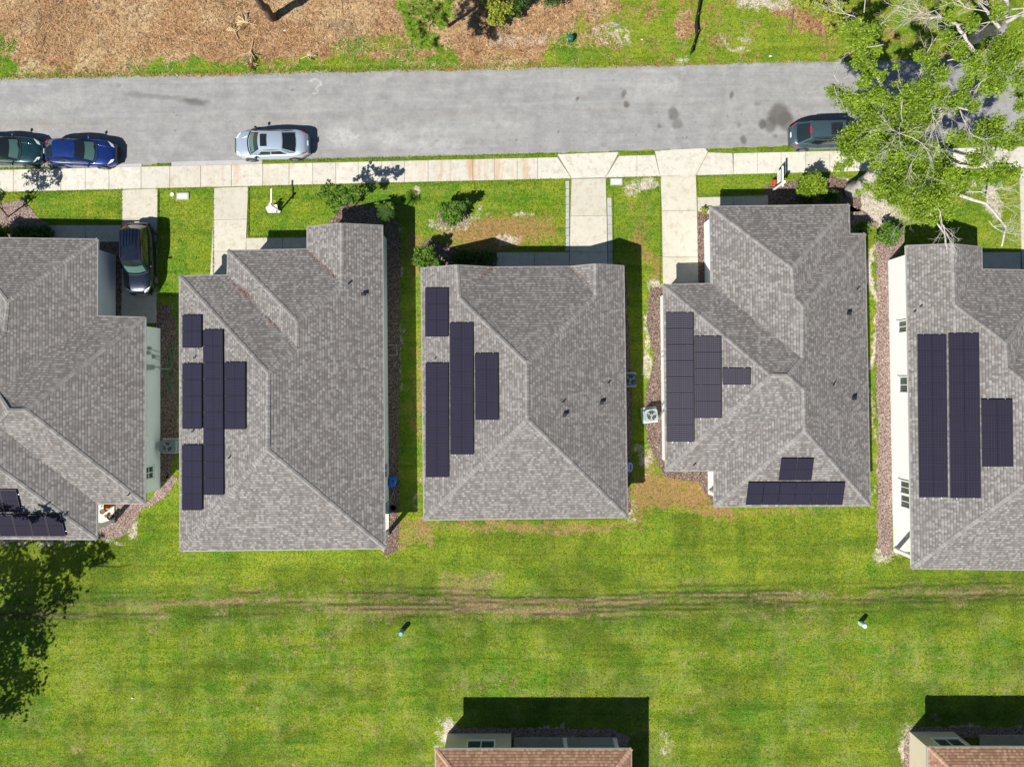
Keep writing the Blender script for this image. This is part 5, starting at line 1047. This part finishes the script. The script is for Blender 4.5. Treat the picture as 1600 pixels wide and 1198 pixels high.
shrub('shrub', 'shrub below the oak beside the corner of the long white wall', (1388, 368), [(1390, 365, 10, .9), (1382, 370, 8, .7), (1398, 362, 8, 1.0), (1392, 374, 7, .5), (1388, 355, 6, 1.1)], 'shrub_leaf', (.06, .11), 20, 26)
shrub('shrub', 'low shrub tucked at the front step of the fourth house', (1347, 358), [(1350, 355, 7, .7), (1343, 358, 7, .6), (1354, 360, 5, .5)], 'shrub_leaf', (.05, .1), 18, 27)
shrub('shrub', 'tiny tuft of yellow green leaves beside the driveway by the fourth house', (1100, 330), [(1101, 329, 4, .4)], 'shrub_yel', (.04, .08), 20, 28)
shrub('young_tree', 'young tree by the left edge shading the sidewalk', (12, 338), [(-38, 300, 12, 3), (-26, 288, 12, 3.6), (-10, 296, 8, 3.2), (-4, 308, 7, 3), (-20, 312, 10, 2.8), (-14, 278, 8, 3.8), (2, 304, 6, 3), (-30, 330, 9, 2.4)], 'dark_leaf', (.06, .11), 4, 29,
      [[(13, 339, 0, .05), (5, 330, 1.2, .04), (-10, 312, 2.5, .025), (-20, 298, 3.2, .012)], [(5, 330, 1.2, .03), (0, 308, 2.8, .012)]])
shrub('shrub', 'green shrub cut by the left edge above the sage house roof', (6, 366), [(0, 362, 10, 1), (-8, 370, 10, 1.2), (4, 370, 6, .8)], 'shrub_leaf', (.05, .1), 18, 30)
lb = 'low dark shrub in the shaded front bed of '
for i, (x, y, nm) in enumerate(((34, 364, 'westmost in the shaded bed of the sage house'), (52, 366, 'second in the shaded bed of the sage house'), (68, 364, 'nearest the walkway in the shaded bed of the sage house'), (718, 402, 'westmost in the shaded bed of the centre house'), (740, 404, 'second in the shaded bed of the centre house'), (762, 404, 'nearest the walkway in the shaded bed of the centre house'), (1262, 312, 'under the bright shrub by the fourth house front'), (1300, 310, 'east end of the shaded bed of the fourth house'))):
    shrub('shrub', 'low dark shrub ' + nm, (x, y), [(x, y, 9, .5), (x + 5, y - 3, 6, .6), (x - 5, y + 2, 6, .5)], 'dark_leaf', (.05, .09), 16, 40 + i)
shrub('shrub', 'straggly yellow green bush on the straw verge right of the young pine', (785, 25), [(780, 20, 10, 1.2), (770, 30, 7, .9), (792, 14, 8, 1.4), (776, 6, 8, 1.5), (800, 10, 6, 1.2), (784, 34, 6, .8), (765, 12, 6, 1), (758, 2, 5, 1)], 'shrub_yel', (.05, .10), 9, 31, None, [(785, 25, .2, a, 1.4, .02, 2) for a in (0, 1, 2, 3, 4, 5)])
shrub('shrub', 'dark bushy scrub at the top edge right of the yellow green bush', (812, 2), [(805, 12, 8, 1.2), (815, 0, 10, 1.4), (796, 24, 5, .8), (860, -6, 12, 1.6), (812, 22, 5, .7)], 'dark_leaf', (.05, .10), 10, 32)
shrub('shrub', 'scrub with yellow and orange leaves at the top edge left of the oaks', (1262, 6), [(1256, 2, 8, .8), (1280, 14, 9, 1.2), (1295, 30, 9, 1.4), (1300, 50, 8, 1.2), (1310, 10, 9, 1.8), (1318, 36, 8, 1.6)], 'shrub_yel', (.05, .11), 9, 33, None, [(1300, 20, .8, a, 2.0, .02, 2) for a in (.5, 1.6, 2.7)])

# dry palm fronds on the verge
def frond(label, x0, y0, ang, L, seed):
    r = np.random.default_rng(seed); c = np.array(P(x0, y0, .05)); d = np.array([math.cos(ang), math.sin(ang), 0]); s = np.array([-d[1], d[0], 0]); mb = MB()
    root = empty('palm_frond', c.tolist(), label, 'palm frond', 'dead palm fronds on the verge')
    mb.tube([c, c + d * L * .5 + np.array([0, 0, .08]), c + d * L * .62], [.03, .025, .015], 5); world_parent(mb.build('stalk', M['palm_dead']), root); V = []
    for k in range(34):
        a = r.uniform(-1.5, 1.5); t = r.uniform(.45, .65); q = c + d * L * t + np.array([0, 0, .06]); e = (d * math.cos(a) + s * math.sin(a)); l = r.uniform(.35, .6) * L * .8; n_ = np.cross(e, [0, 0, 1]) * .022
        V += [q - n_, q + n_, q + e * l + n_ * .3 + np.array([0, 0, r.uniform(-.05, .14)]), q + e * l - n_ * .3 + np.array([0, 0, r.uniform(-.05, .14)])]
    V = np.array(V); world_parent(quads_obj('leaflets', V, np.arange(len(V)).reshape(-1, 4), M['palm_dead']), root)
frond('long dry palm frond hanging down to the road edge', 396, 60, -1.75, 1.9, 1); frond('dry palm frond fanned out below the leaning pine', 402, 40, 2.9, 1.4, 2); frond('dry palm frond lowest on the verge at the asphalt edge', 392, 84, -1.5, 1.2, 3); frond('small dry frond beside the green lawn strip', 470, 92, .3, 1.0, 4)
frond('dry frond lying in the orange straw left of the fanned palm', 372, 62, 1.9, 1.1, 5)

# ---------------------------------------------------------------- small things
def to_root(mb, name, mat, root): o = mb.build(name, mat); world_parent(o, root); return o
# yard sign one: white post, long arm, white base board
b = P(437, 330); r_ = empty('yard_sign', b, 'white yard sign post with a long bare arm over the lawn by the second driveway', 'sign', 'white yard sign posts')
mb = MB(); mb.box(b + Vector((0, 0, .9)), (.09, .09, 1.8)); mb.box(b + Vector((0, 0, 1.83)), (.13, .13, .05)); to_root(mb, 'post', M['trim'], r_)
a = P(422, 318, 1.68); mb = MB(); mb.box(b + Vector((.0, .50, 1.6)), (.08, 1.1, .08)); mb.box(b + Vector((0, -.12, 1.6)), (.08, .16, .08)); to_root(mb, 'arm', M['trim'], r_)
# folded white board leaning at its foot, with coloured print
b2 = P(426, 326); r_ = empty('sign_board', b2, 'white five-sided board with small red and blue print lying tilted at the post foot', 'sign')
pts = [P(415, 325, .55), P(421, 319.5, .6), P(433, 320, .5), P(433.5, 325, .35), P(438.5, 330, .12), P(437, 332.5, .05), P(419, 332.5, .15)]
mb = MB(); top_ = [p + Vector((0, 0, .02)) for p in pts]; n = len(pts); mb.raw(pts + top_, [tuple(range(n)), tuple(range(2 * n - 1, n - 1, -1))] + [(i, (i + 1) % n, n + (i + 1) % n, n + i) for i in range(n)]); to_root(mb, 'board', M['trim'], r_)
for x, y, mt, wd in ((427, 328, 'red', .05), (426.4, 330.5, 'red', .05), (432, 330.5, 'navy_text', .06), (433, 332, 'navy_text', .04), (427.5, 321, 'red', .04)):
    m_ = MB(); q = P(x, y, .42 - (y - 325) * .035); m_.box(q + Vector((0, 0, .05)), (wd, .13, .012), rot=Matrix.Rotation(-.5, 3, 'X')); to_root(m_, 'printed_mark', M[mt], r_)
b3 = P(434.5, 318); r_ = empty('yard_stake', b3, 'small orange and white flag stake beside the bare sign post', 'marker'); mb = MB(); mb.tube([b3, b3 + Vector((0, .0, .5))], .012, 5); to_root(mb, 'stake', M['trim'], r_); mb = MB(); mb.box(b3 + Vector((-.06, 0, .42)), (.16, .05, .2)); mb.box(b3 + Vector((.03, .04, .3)), (.1, .03, .14)); to_root(mb, 'flag', M['orange'], r_)
# yard sign two, with a hanging panel
b = P(1207.5, 297.5); r_ = empty('yard_sign', b, 'white yard sign post with a hanging panel standing near the fourth house front', 'sign', 'white yard sign posts')
mb = MB(); mb.box(b + Vector((0, 0, .95)), (.10, .10, 1.9)); mb.box(b + Vector((0, 0, 1.93)), (.15, .15, .06)); to_root(mb, 'post', M['trim'], r_)
mb = MB(); mb.box(b + Vector((0, .52, 1.66)), (.09, 1.16, .09)); mb.box(b + Vector((0, -.14, 1.66)), (.09, .18, .09)); mb.box(b + Vector((.09, -.0, 1.66)), (.08, .08, .08)); to_root(mb, 'arm', M['trim'], r_)
hp = MB(); hp.box(b + Vector((-.02, .58, 1.15)), (.03, .78, .62)); pn = to_root(hp, 'sign_panel', M['trim'], r_)
hp = MB(); hp.box(b + Vector((-.02, .58, 1.49)), (.035, .80, .06)); hp.box(b + Vector((-.02, .58, .82)), (.035, .80, .05)); to_child(hp.build('panel_frame', M['black']), pn)
hp = MB(); hp.box(b + Vector((-.038, .58, 1.2)), (.006, .5, .06)); hp.box(b + Vector((-.038, .58, 1.05)), (.006, .35, .04)); to_child(hp.build('lettering', M['steel']), pn)
b4 = P(1206, 289); r_ = empty('flyer_box', b4, 'small red flyer box on a stake below the hanging sign panel', 'box'); mb = MB(); mb.box(b4 + Vector((-.05, 0, .5)), (.18, .28, .32)); to_root(mb, 'box', M['red'], r_); mb = MB(); mb.tube([b4, b4 + Vector((-.05, 0, .4))], .015, 5); to_root(mb, 'stake', M['black'], r_)

def ac_unit(label, px, py, sz=(.82, .82, .85), rz=0.0, mat='acgreen', extra=None):
    b = P(px, py); r_ = empty('air_conditioner', b, label, 'air conditioner', 'outdoor air conditioning units', rz)
    def pb(m, n, mt): return m.build(n, M[mt], r_)
    m = MB(); m.box((0, 0, .05), (sz[0] + .25, sz[1] + .25, .1)); pb(m, 'pad', 'slab')
    m = MB(); x, y, z = sz; c = .1; m.prism([(-x/2+c, -y/2), (x/2-c, -y/2), (x/2, -y/2+c), (x/2, y/2-c), (x/2-c, y/2), (-x/2+c, y/2), (-x/2, y/2-c), (-x/2, -y/2+c)], .1, z); pb(m, 'cabinet', mat)
    for i in range(9):
        m2 = MB() if i == 0 else m2; zz = .2 + i * (z - .3) / 9; m2.box((0, 0, zz), (x + .02, y - .2, .02)); m2.box((0, 0, zz), (x - .2, y + .02, .02))
    pb(m2, 'louvre', mat)
    m = MB(); m.cyl((0, 0, z + .006), min(x, y) * .39, .02, 24); pb(m, 'fan_opening', 'black')
    m = MB()
    for k in range(3):
        q = k * 2.094 + .4; pts = [Vector((.05 * math.cos(q), .05 * math.sin(q), z + .03)), Vector((.29 * math.cos(q - .35), .29 * math.sin(q - .35), z + .02)), Vector((.31 * math.cos(q + .3), .31 * math.sin(q + .3), z + .045))]; m.face(pts)
        m.raw([p + Vector((0, 0, .006)) for p in pts], [(0, 1, 2)])
    m.cyl((0, 0, z + .035), .09, .04, 12); pb(m, 'fan_blade', 'steel')
    m = MB()
    for rr in (.1, .2, .3): m.tube([(rr * math.cos(t), rr * math.sin(t), z + .07) for t in np.linspace(0, 2 * math.pi, 20)], .006, 4)
    for k in range(4): q = k * math.pi / 4; m.tube([(-.33 * math.cos(q), -.33 * math.sin(q), z + .06), (.33 * math.cos(q), .33 * math.sin(q), z + .06)], .006, 4)
    pb(m, 'guard', 'steel'); return r_
ac_unit('pale green air conditioner in sunlight against the stepped white wall', 1014, 648, rz=.12)
ac_unit('shaded blue grey air conditioner half under the centre house eave', 982, 593, (.75, .75, .8), mat='acdark')
ac_unit('air conditioner in the dark mulch below the sage wall', 271, 696, (1.1, .78, .8), mat='acmid')
# blue reel and bucket, hoses
b = P(615, 752); r_ = empty('hose_reel', b, 'bright blue plastic hose reel by the wall of the second house', 'hose reel'); mb = MB(); mb.box(b + Vector((0, .16, .2)), (.46, .34, .4)); mb.box(b + Vector((-.05, -.16, .17)), (.42, .32, .34)); mb.ball(b + Vector((0, 0, .34)), (.24, .30, .14), 14, 8); to_root(mb, 'case', M['blue'], r_); mb = MB(); mb.cyl(b + Vector((.04, .1, .47)), .08, .06); to_root(mb, 'handle', M['bluedark'], r_)
b = P(615.5, 792); r_ = empty('bucket', b, 'dark blue bucket below the grey hose by the second house', 'bucket'); mb = MB(); mb.tube([b, b + Vector((0, 0, .36))], [.15, .2], 16, False); mb.cyl(b + Vector((0, 0, .02)), .15, .02); to_root(mb, 'body', M['bluedark'], r_); mb = MB(); mb.tube([b + Vector((.2 * math.cos(t), .2 * math.sin(t), .36)) for t in np.linspace(0, 2 * math.pi, 18)], .012, 5); to_root(mb, 'rim', M['bluedark'], r_)
def hose(label, pts, mat, r=.016, z=.06):
    q = [P(x, y, z + .02 * math.sin(i * 1.7)) for i, (x, y) in enumerate(pts)]; out = []
    for i in range(len(q) - 1):
        p0, p1, p2, p3 = q[max(i - 1, 0)], q[i], q[i + 1], q[min(i + 2, len(q) - 1)]
        for t in np.linspace(0, 1, 7)[:-1]: out.append(.5 * ((2 * p1) + (-p0 + p2) * t + (2 * p0 - 5 * p1 + 4 * p2 - p3) * t * t + (-p0 + 3 * p1 - 3 * p2 + p3) * t ** 3))
    mb = MB(); mb.tube(out, r, 6); tag(mb.build('garden_hose', M[mat]), label, 'hose', 'garden hoses')
hose('green garden hose looped in a long figure eight on the dark mulch', [(252, 582), (260, 578), (268, 570), (272, 555), (273, 542), (269, 537.5), (265, 542), (266, 556), (268, 570), (263, 578), (260, 592), (260, 610), (263, 617), (268, 616), (271, 606), (268, 594), (262, 584), (268, 574), (272, 564), (270, 545), (266, 548), (267, 562), (262, 574), (261, 588), (266, 600), (271, 612), (267, 618), (261, 614), (264, 600), (272, 585), (270, 575)], 'hose', .018)
hose('thin grey hose tangled between the blue reel and bucket', [(616, 765), (613, 775), (609, 780), (612, 786), (617, 778), (614, 770), (611, 778), (608, 790), (609, 800), (612, 805)], 'hosegrey')
b = P(983, 729); r_ = empty('toy_ring', b, 'pale lilac oval plastic thing half under the centre house eave', 'toy'); mb = MB(); mb.tube([b + Vector((.15 * math.cos(t), .28 * math.sin(t), .25)) for t in np.linspace(0, 2 * math.pi, 24)], .06, 8); to_root(mb, 'ring', M['lilac'], r_); mb = MB(); mb.box(b + Vector((-.02, 0, .12)), (.10, .42, .22)); to_root(mb, 'base', M['trim'], r_)
# pedestals
def pedestal(label, px, py, mat, h=.7, r=.14, cat='utility box'):
    b = P(px, py); r_ = empty('utility_pedestal', b, label, cat, 'utility pedestals in the grass'); mb = MB(); mb.box(b + Vector((0, 0, h * .45)), (r * 2, r * 1.6, h * .9)); to_root(mb, 'body', M[mat], r_)
    mb = MB(); mb.tube([b + Vector((0, 0, h * .88)), b + Vector((0, 0, h * .96)), b + Vector((0, 0, h))], [r * 1.25, r * 1.25, r * .8], 14); to_root(mb, 'cap', M[mat], r_)
pedestal('small teal utility pedestal in the back lawn behind the second house', 629, 984, 'teal_box', .72, .13)
pedestal('pale mint utility pedestal in the back lawn behind the fourth house', 1343.5, 972, 'mint_box', .72, .13)
pedestal('dark green utility pedestal on the verge across from the centre house', 891, 64, 'green_box', .55, .16)
# water meter lids
for x, y, l in ((286, 307, 'concrete meter box lid in the grass beside the second driveway'), (963, 284.5, 'concrete meter box lid beside the centre driveway')):
    b = P(x, y); r_ = empty('meter_box', b, l, 'meter box', 'meter box lids'); mb = MB(); mb.box(b + Vector((0, 0, .03)), (.82, .46, .08)); to_root(mb, 'frame', M['paver'], r_); mb = MB(); mb.box(b + Vector((0, 0, .05)), (.68, .34, .06)); mb.cyl(b + Vector((-.12, 0, .083)), .04, .01); mb.cyl(b + Vector((.12, 0, .083)), .04, .01); to_root(mb, 'lid', M['slab'], r_)
b = P(269, 304); r_ = tag(MB().build('x', None), None); bpy.data.objects.remove(r_)
m = MB(); m.cyl(P(269, 304, .04), .14, .06); tag(m.build('valve_cap', M['mint_box']), 'small round mint valve cap in the grass left of the meter lid', 'valve cap')
# silt fence
pts = [(1078.5, 87), (1080, 76), (1084, 66), (1087, 56), (1085.5, 44), (1086.5, 30), (1090, 14), (1092, -2), (1094, -40), (1098, -90)]
b = P(*pts[0]); r_ = empty('silt_fence', b, 'black fabric silt fence running north from the road edge', 'fence'); mb = MB()
for (x0, y0), (x1, y1) in zip(pts, pts[1:]):
    a, c = P(x0, y0), P(x1, y1); n_ = Vector((c - a).cross(Vector((0, 0, 1)))).normalized() * .012; hz = Vector((0, 0, .58)); mb.raw([a - n_, c - n_, c + n_, a + n_, a - n_ + hz, c - n_ + hz, c + n_ + hz, a + n_ + hz], [(0, 1, 5, 4), (2, 3, 7, 6), (4, 5, 6, 7), (1, 2, 6, 5), (3, 0, 4, 7)])
to_root(mb, 'fabric', M['fabric'], r_)
for x, y in pts[1::2]: m = MB(); q = P(x, y); m.box(q + Vector((.04, 0, .36)), (.04, .04, .75)); to_root(m, 'stake', M['wood'], r_)
b = P(1235, 52); r_ = empty('plank', b, 'weathered brown plank lying in the bright verge grass', 'plank'); mb = MB(); mb.raw([P(1231, 53, .02), P(1236, 53, .02), P(1240, 16, .02), P(1238, 16, .02), P(1231, 53, .12), P(1236, 53, .12), P(1240, 16, .25), P(1238, 16, .25)], [(0, 1, 2, 3), (4, 7, 6, 5), (0, 4, 5, 1), (1, 5, 6, 2), (2, 6, 7, 3), (3, 7, 4, 0)]); to_root(mb, 'board', M['wood'], r_)
# litter and plant scraps
for x, y, l, rr in ((505, 67, 'white scrap of litter in the straw', .08), (1003, 62, 'white scrap of litter in the green verge near the fence', .09), (445, 48, 'pale scrap of litter below the leaning pine', .1), (1204, 88, 'white scrap of litter near the asphalt at the east verge', .12), (207, 1090, 'pale scrap in the back lawn at the lower left', .1)):
    q = P(x, y, .04); m = MB(); m.ball(q, (rr, rr * .5, .03), 7, 4); tag(m.build('litter_scrap', M['trim']), l, 'litter', 'litter scraps')
# porch things on the white slab of the sage house
def pot(label, px, py, mat, r=.14, h=.3, z=.11, cat='pot', name='pot'):
    b = P(px, py, z); r_ = empty(name, b, label, cat); mb = MB(); mb.tube([b, b + Vector((0, 0, h * .8)), b + Vector((0, 0, h))], [r * .7, r, r * 1.1], 12, False); mb.cyl(b + Vector((0, 0, .02)), r * .7, .03); to_root(mb, 'body', M[mat], r_); mb = MB(); mb.cyl(b + Vector((0, 0, h * .82)), r * .92, .02); to_root(mb, 'soil', M['wood'] if mat != 'orange' else M['orange'], r_)
pot('orange pot near the roof edge on the small white porch', 172, 790, 'orange', .22, .35)
pot('grey clay pot on the small white porch', 163, 798, 'terra', .16, .25); pot('black pot left of the pair at the white porch edge', 168, 805, 'black', .10, .18); pot('black pot at the white porch corner beside the column', 177, 806, 'black', .15, .45)
m = MB(); m.tube([P(153, 796, .15), P(158, 791, .18)], .03, 6); tag(m.build('garden_tool', M['steel']), 'short grey tool lying on the small white porch', 'tool')
# pipes by the second house
m = MB(); m.tube([P(608, 539, .3), P(620, 539, .3), P(620.5, 555, .3), P(608, 555, .3)], .015, 5); tag(m.build('pipe_frame', M['trim']), 'thin white pipe frame beside the east wall of the second house', 'pipe')

# ---------------------------------------------------------------- grass blades over the lawns, needles in the roof valleys
def blades():
    xs, ys, dry, brown, sand, lush = PAINT; n = 330000
    X = rng.uniform(-10, 1610, n); Y = rng.uniform(-8, 1206, n); wx = (X - 800) * HC / F; wy = (599 - Y) * HC / F
    i = np.clip(np.searchsorted(ys, wy), 0, len(ys) - 1); j = np.clip(np.searchsorted(xs, wx), 0, len(xs) - 1)
    bare = np.maximum(np.maximum(dry[i, j], brown[i, j] * .8), sand[i, j])
    k = rng.random(n) > bare * 1.05; k &= ~((Y > north_edge(X) - 1) & (Y < walk_bot(X) + 1))
    k &= ~((Y < 440) & (Y > 250) & (((X > 190) & (X < 248)) | ((X > 331) & (X < 389)) | ((X > 882) & (X < 957)) | ((X > 1031) & (X < 1092)) | (X > 1592)))
    for H in (H1, H2, H3, H4, H5, B1, B2):
        q = [(p.x * F / HC + 800, 599 - p.y * F / HC) for p in H.W]; k &= ~in_poly(X, Y, q)
        if getattr(H, 'porch', None): k &= ~in_poly(X, Y, [(p.x * F / HC + 800, 599 - p.y * F / HC) for p in H.porch])
    for q in BEDS + [[(77, 352), (190, 352), (190, 378), (77, 378)], [(385, 371), (500, 371), (500, 400), (385, 400)], [(776, 394), (890, 394), (890, 425), (776, 425)], [(1089, 309), (1200, 305), (1200, 345), (1089, 330)], [(1531, 394), (1600, 394), (1600, 430), (1531, 430)], [(803, 1151), (963, 1151), (963, 1230), (803, 1230)], [(1530, 1147), (1720, 1147), (1720, 1230), (1530, 1230)]]: k &= ~in_poly(X, Y, q)
    cl = fbm(X / 14, Y / 14, 3); k &= rng.random(n) < np.clip(cl * 1.9 - .25, .15, 1)
    X, Y, wx, wy = X[k], Y[k], wx[k], wy[k]
    V, Q = scatter_blades(np.stack([wx, wy, wx * 0], -1), 1, (0.06, 0.17), (0.012, 0.030), 1.0, 0.01, 0.3)
    m = rng.random(len(Q)) < .5
    V4 = V.reshape(-1, 4, 3)
    for nm, sel, mt, lb in (('grass_blades', m, 'grassblade', 'short mown grass blades over all the lawns'), ('grass_blades', ~m, 'grassblade2', 'darker clumps of mown grass over all the lawns')):
        v = V4[sel].reshape(-1, 3); tag(quads_obj(nm, v, np.arange(len(v)).reshape(-1, 4), M[mt]), lb, 'grass', kind='stuff')
M['grassblade2'] = mat_leaf('dark_grass_blades', (0.025, 0.06, 0.006), (0.10, 0.18, 0.015), 0.2)
blades()
def valley_litter():
    P3 = []
    for H, f, x0, y0, x1, y1, n, s_ in ((H3, F3N, 768, 419, 728, 455, 70, 1.8), (H3, F3N, 893, 419, 918, 444, 40, 1.6), (H2, ('H', 'I', 'V', 'J'), 483, 393, 528, 438, 80, 1.8), (H2, ('Fx', 'G', 'Q', 'K'), 358, 434, 400, 476, 60, 2.4), (H2, ('Fx', 'G', 'Q', 'K'), 376, 452, 392, 468, 60, 2.0), (H2, ('Fx', 'G', 'Q', 'K'), 418, 500, 430, 512, 30, 2.0)):
        a, nn = face_plane(H, f)
        for _ in range(n): t = random.random(); P3.append(tuple(ray_plane(x0 + (x1 - x0) * t + random.gauss(0, s_), y0 + (y1 - y0) * t + random.gauss(0, s_), a, nn, .03)))
    V, Q = scatter_blades(np.array(P3), 1, (.08, .22), (.012, .03), .3, .02, .5); tag(quads_obj('leaf_litter', V, Q, M['litter']), 'reddish brown dead leaves and needles lying in the roof valleys', 'leaf litter', kind='stuff')
M['litter'] = mat_leaf('dead_leaves', (0.10, 0.045, 0.03), (0.26, 0.14, 0.10), 0.0)
valley_litter()

def sticks():
    mb = MB(); r = random.Random(5)
    for _ in range(90):
        x = r.uniform(0, 1250) if r.random() < .3 else r.uniform(0, 860); y = r.uniform(-5, 92); a = r.uniform(0, 6.3); L = r.uniform(.3, 1.3); p = P(x, y, .04); d = Vector((math.cos(a), math.sin(a), 0)); q = [p]
        for i in range(3): d = (d + Vector((r.uniform(-.5, .5), r.uniform(-.5, .5), r.uniform(-.04, .08)))).normalized(); q.append(q[-1] + d * L / 3)
        mb.tube(q, [.018, .016, .012, .006], 5, False)
    tag(mb.build('fallen_sticks', M['stick']), 'fallen sticks and twigs strewn over the straw verge', 'twigs', kind='stuff')
M['stick'] = mat_bark('grey_brown_sticks', (0.10, 0.07, 0.05), (0.42, 0.37, 0.31))
sticks()
# rear and front openings of the row (they face away from the camera)
for H_, xs_ in ((H2, (-18.5, -15.5)), (H3, (-4.6, -1.2, 2.6, 5.4)), (H4, (17.5, 20.4)), (H5, (32.0, 35.0))):
    ymin = min(p.y for p in H_.W)
    for x_ in xs_: window(H_, Vector((x_, ymin, 1.45)), 1.1, 1.2, (0, -1, 0), True)
ymax3 = max(p.y for p in H3.W)
for x_ in (-3.6, 1.0): window(H3, Vector((x_, ymax3, 1.45)), 1.1, 1.2, (0, 1, 0), True)
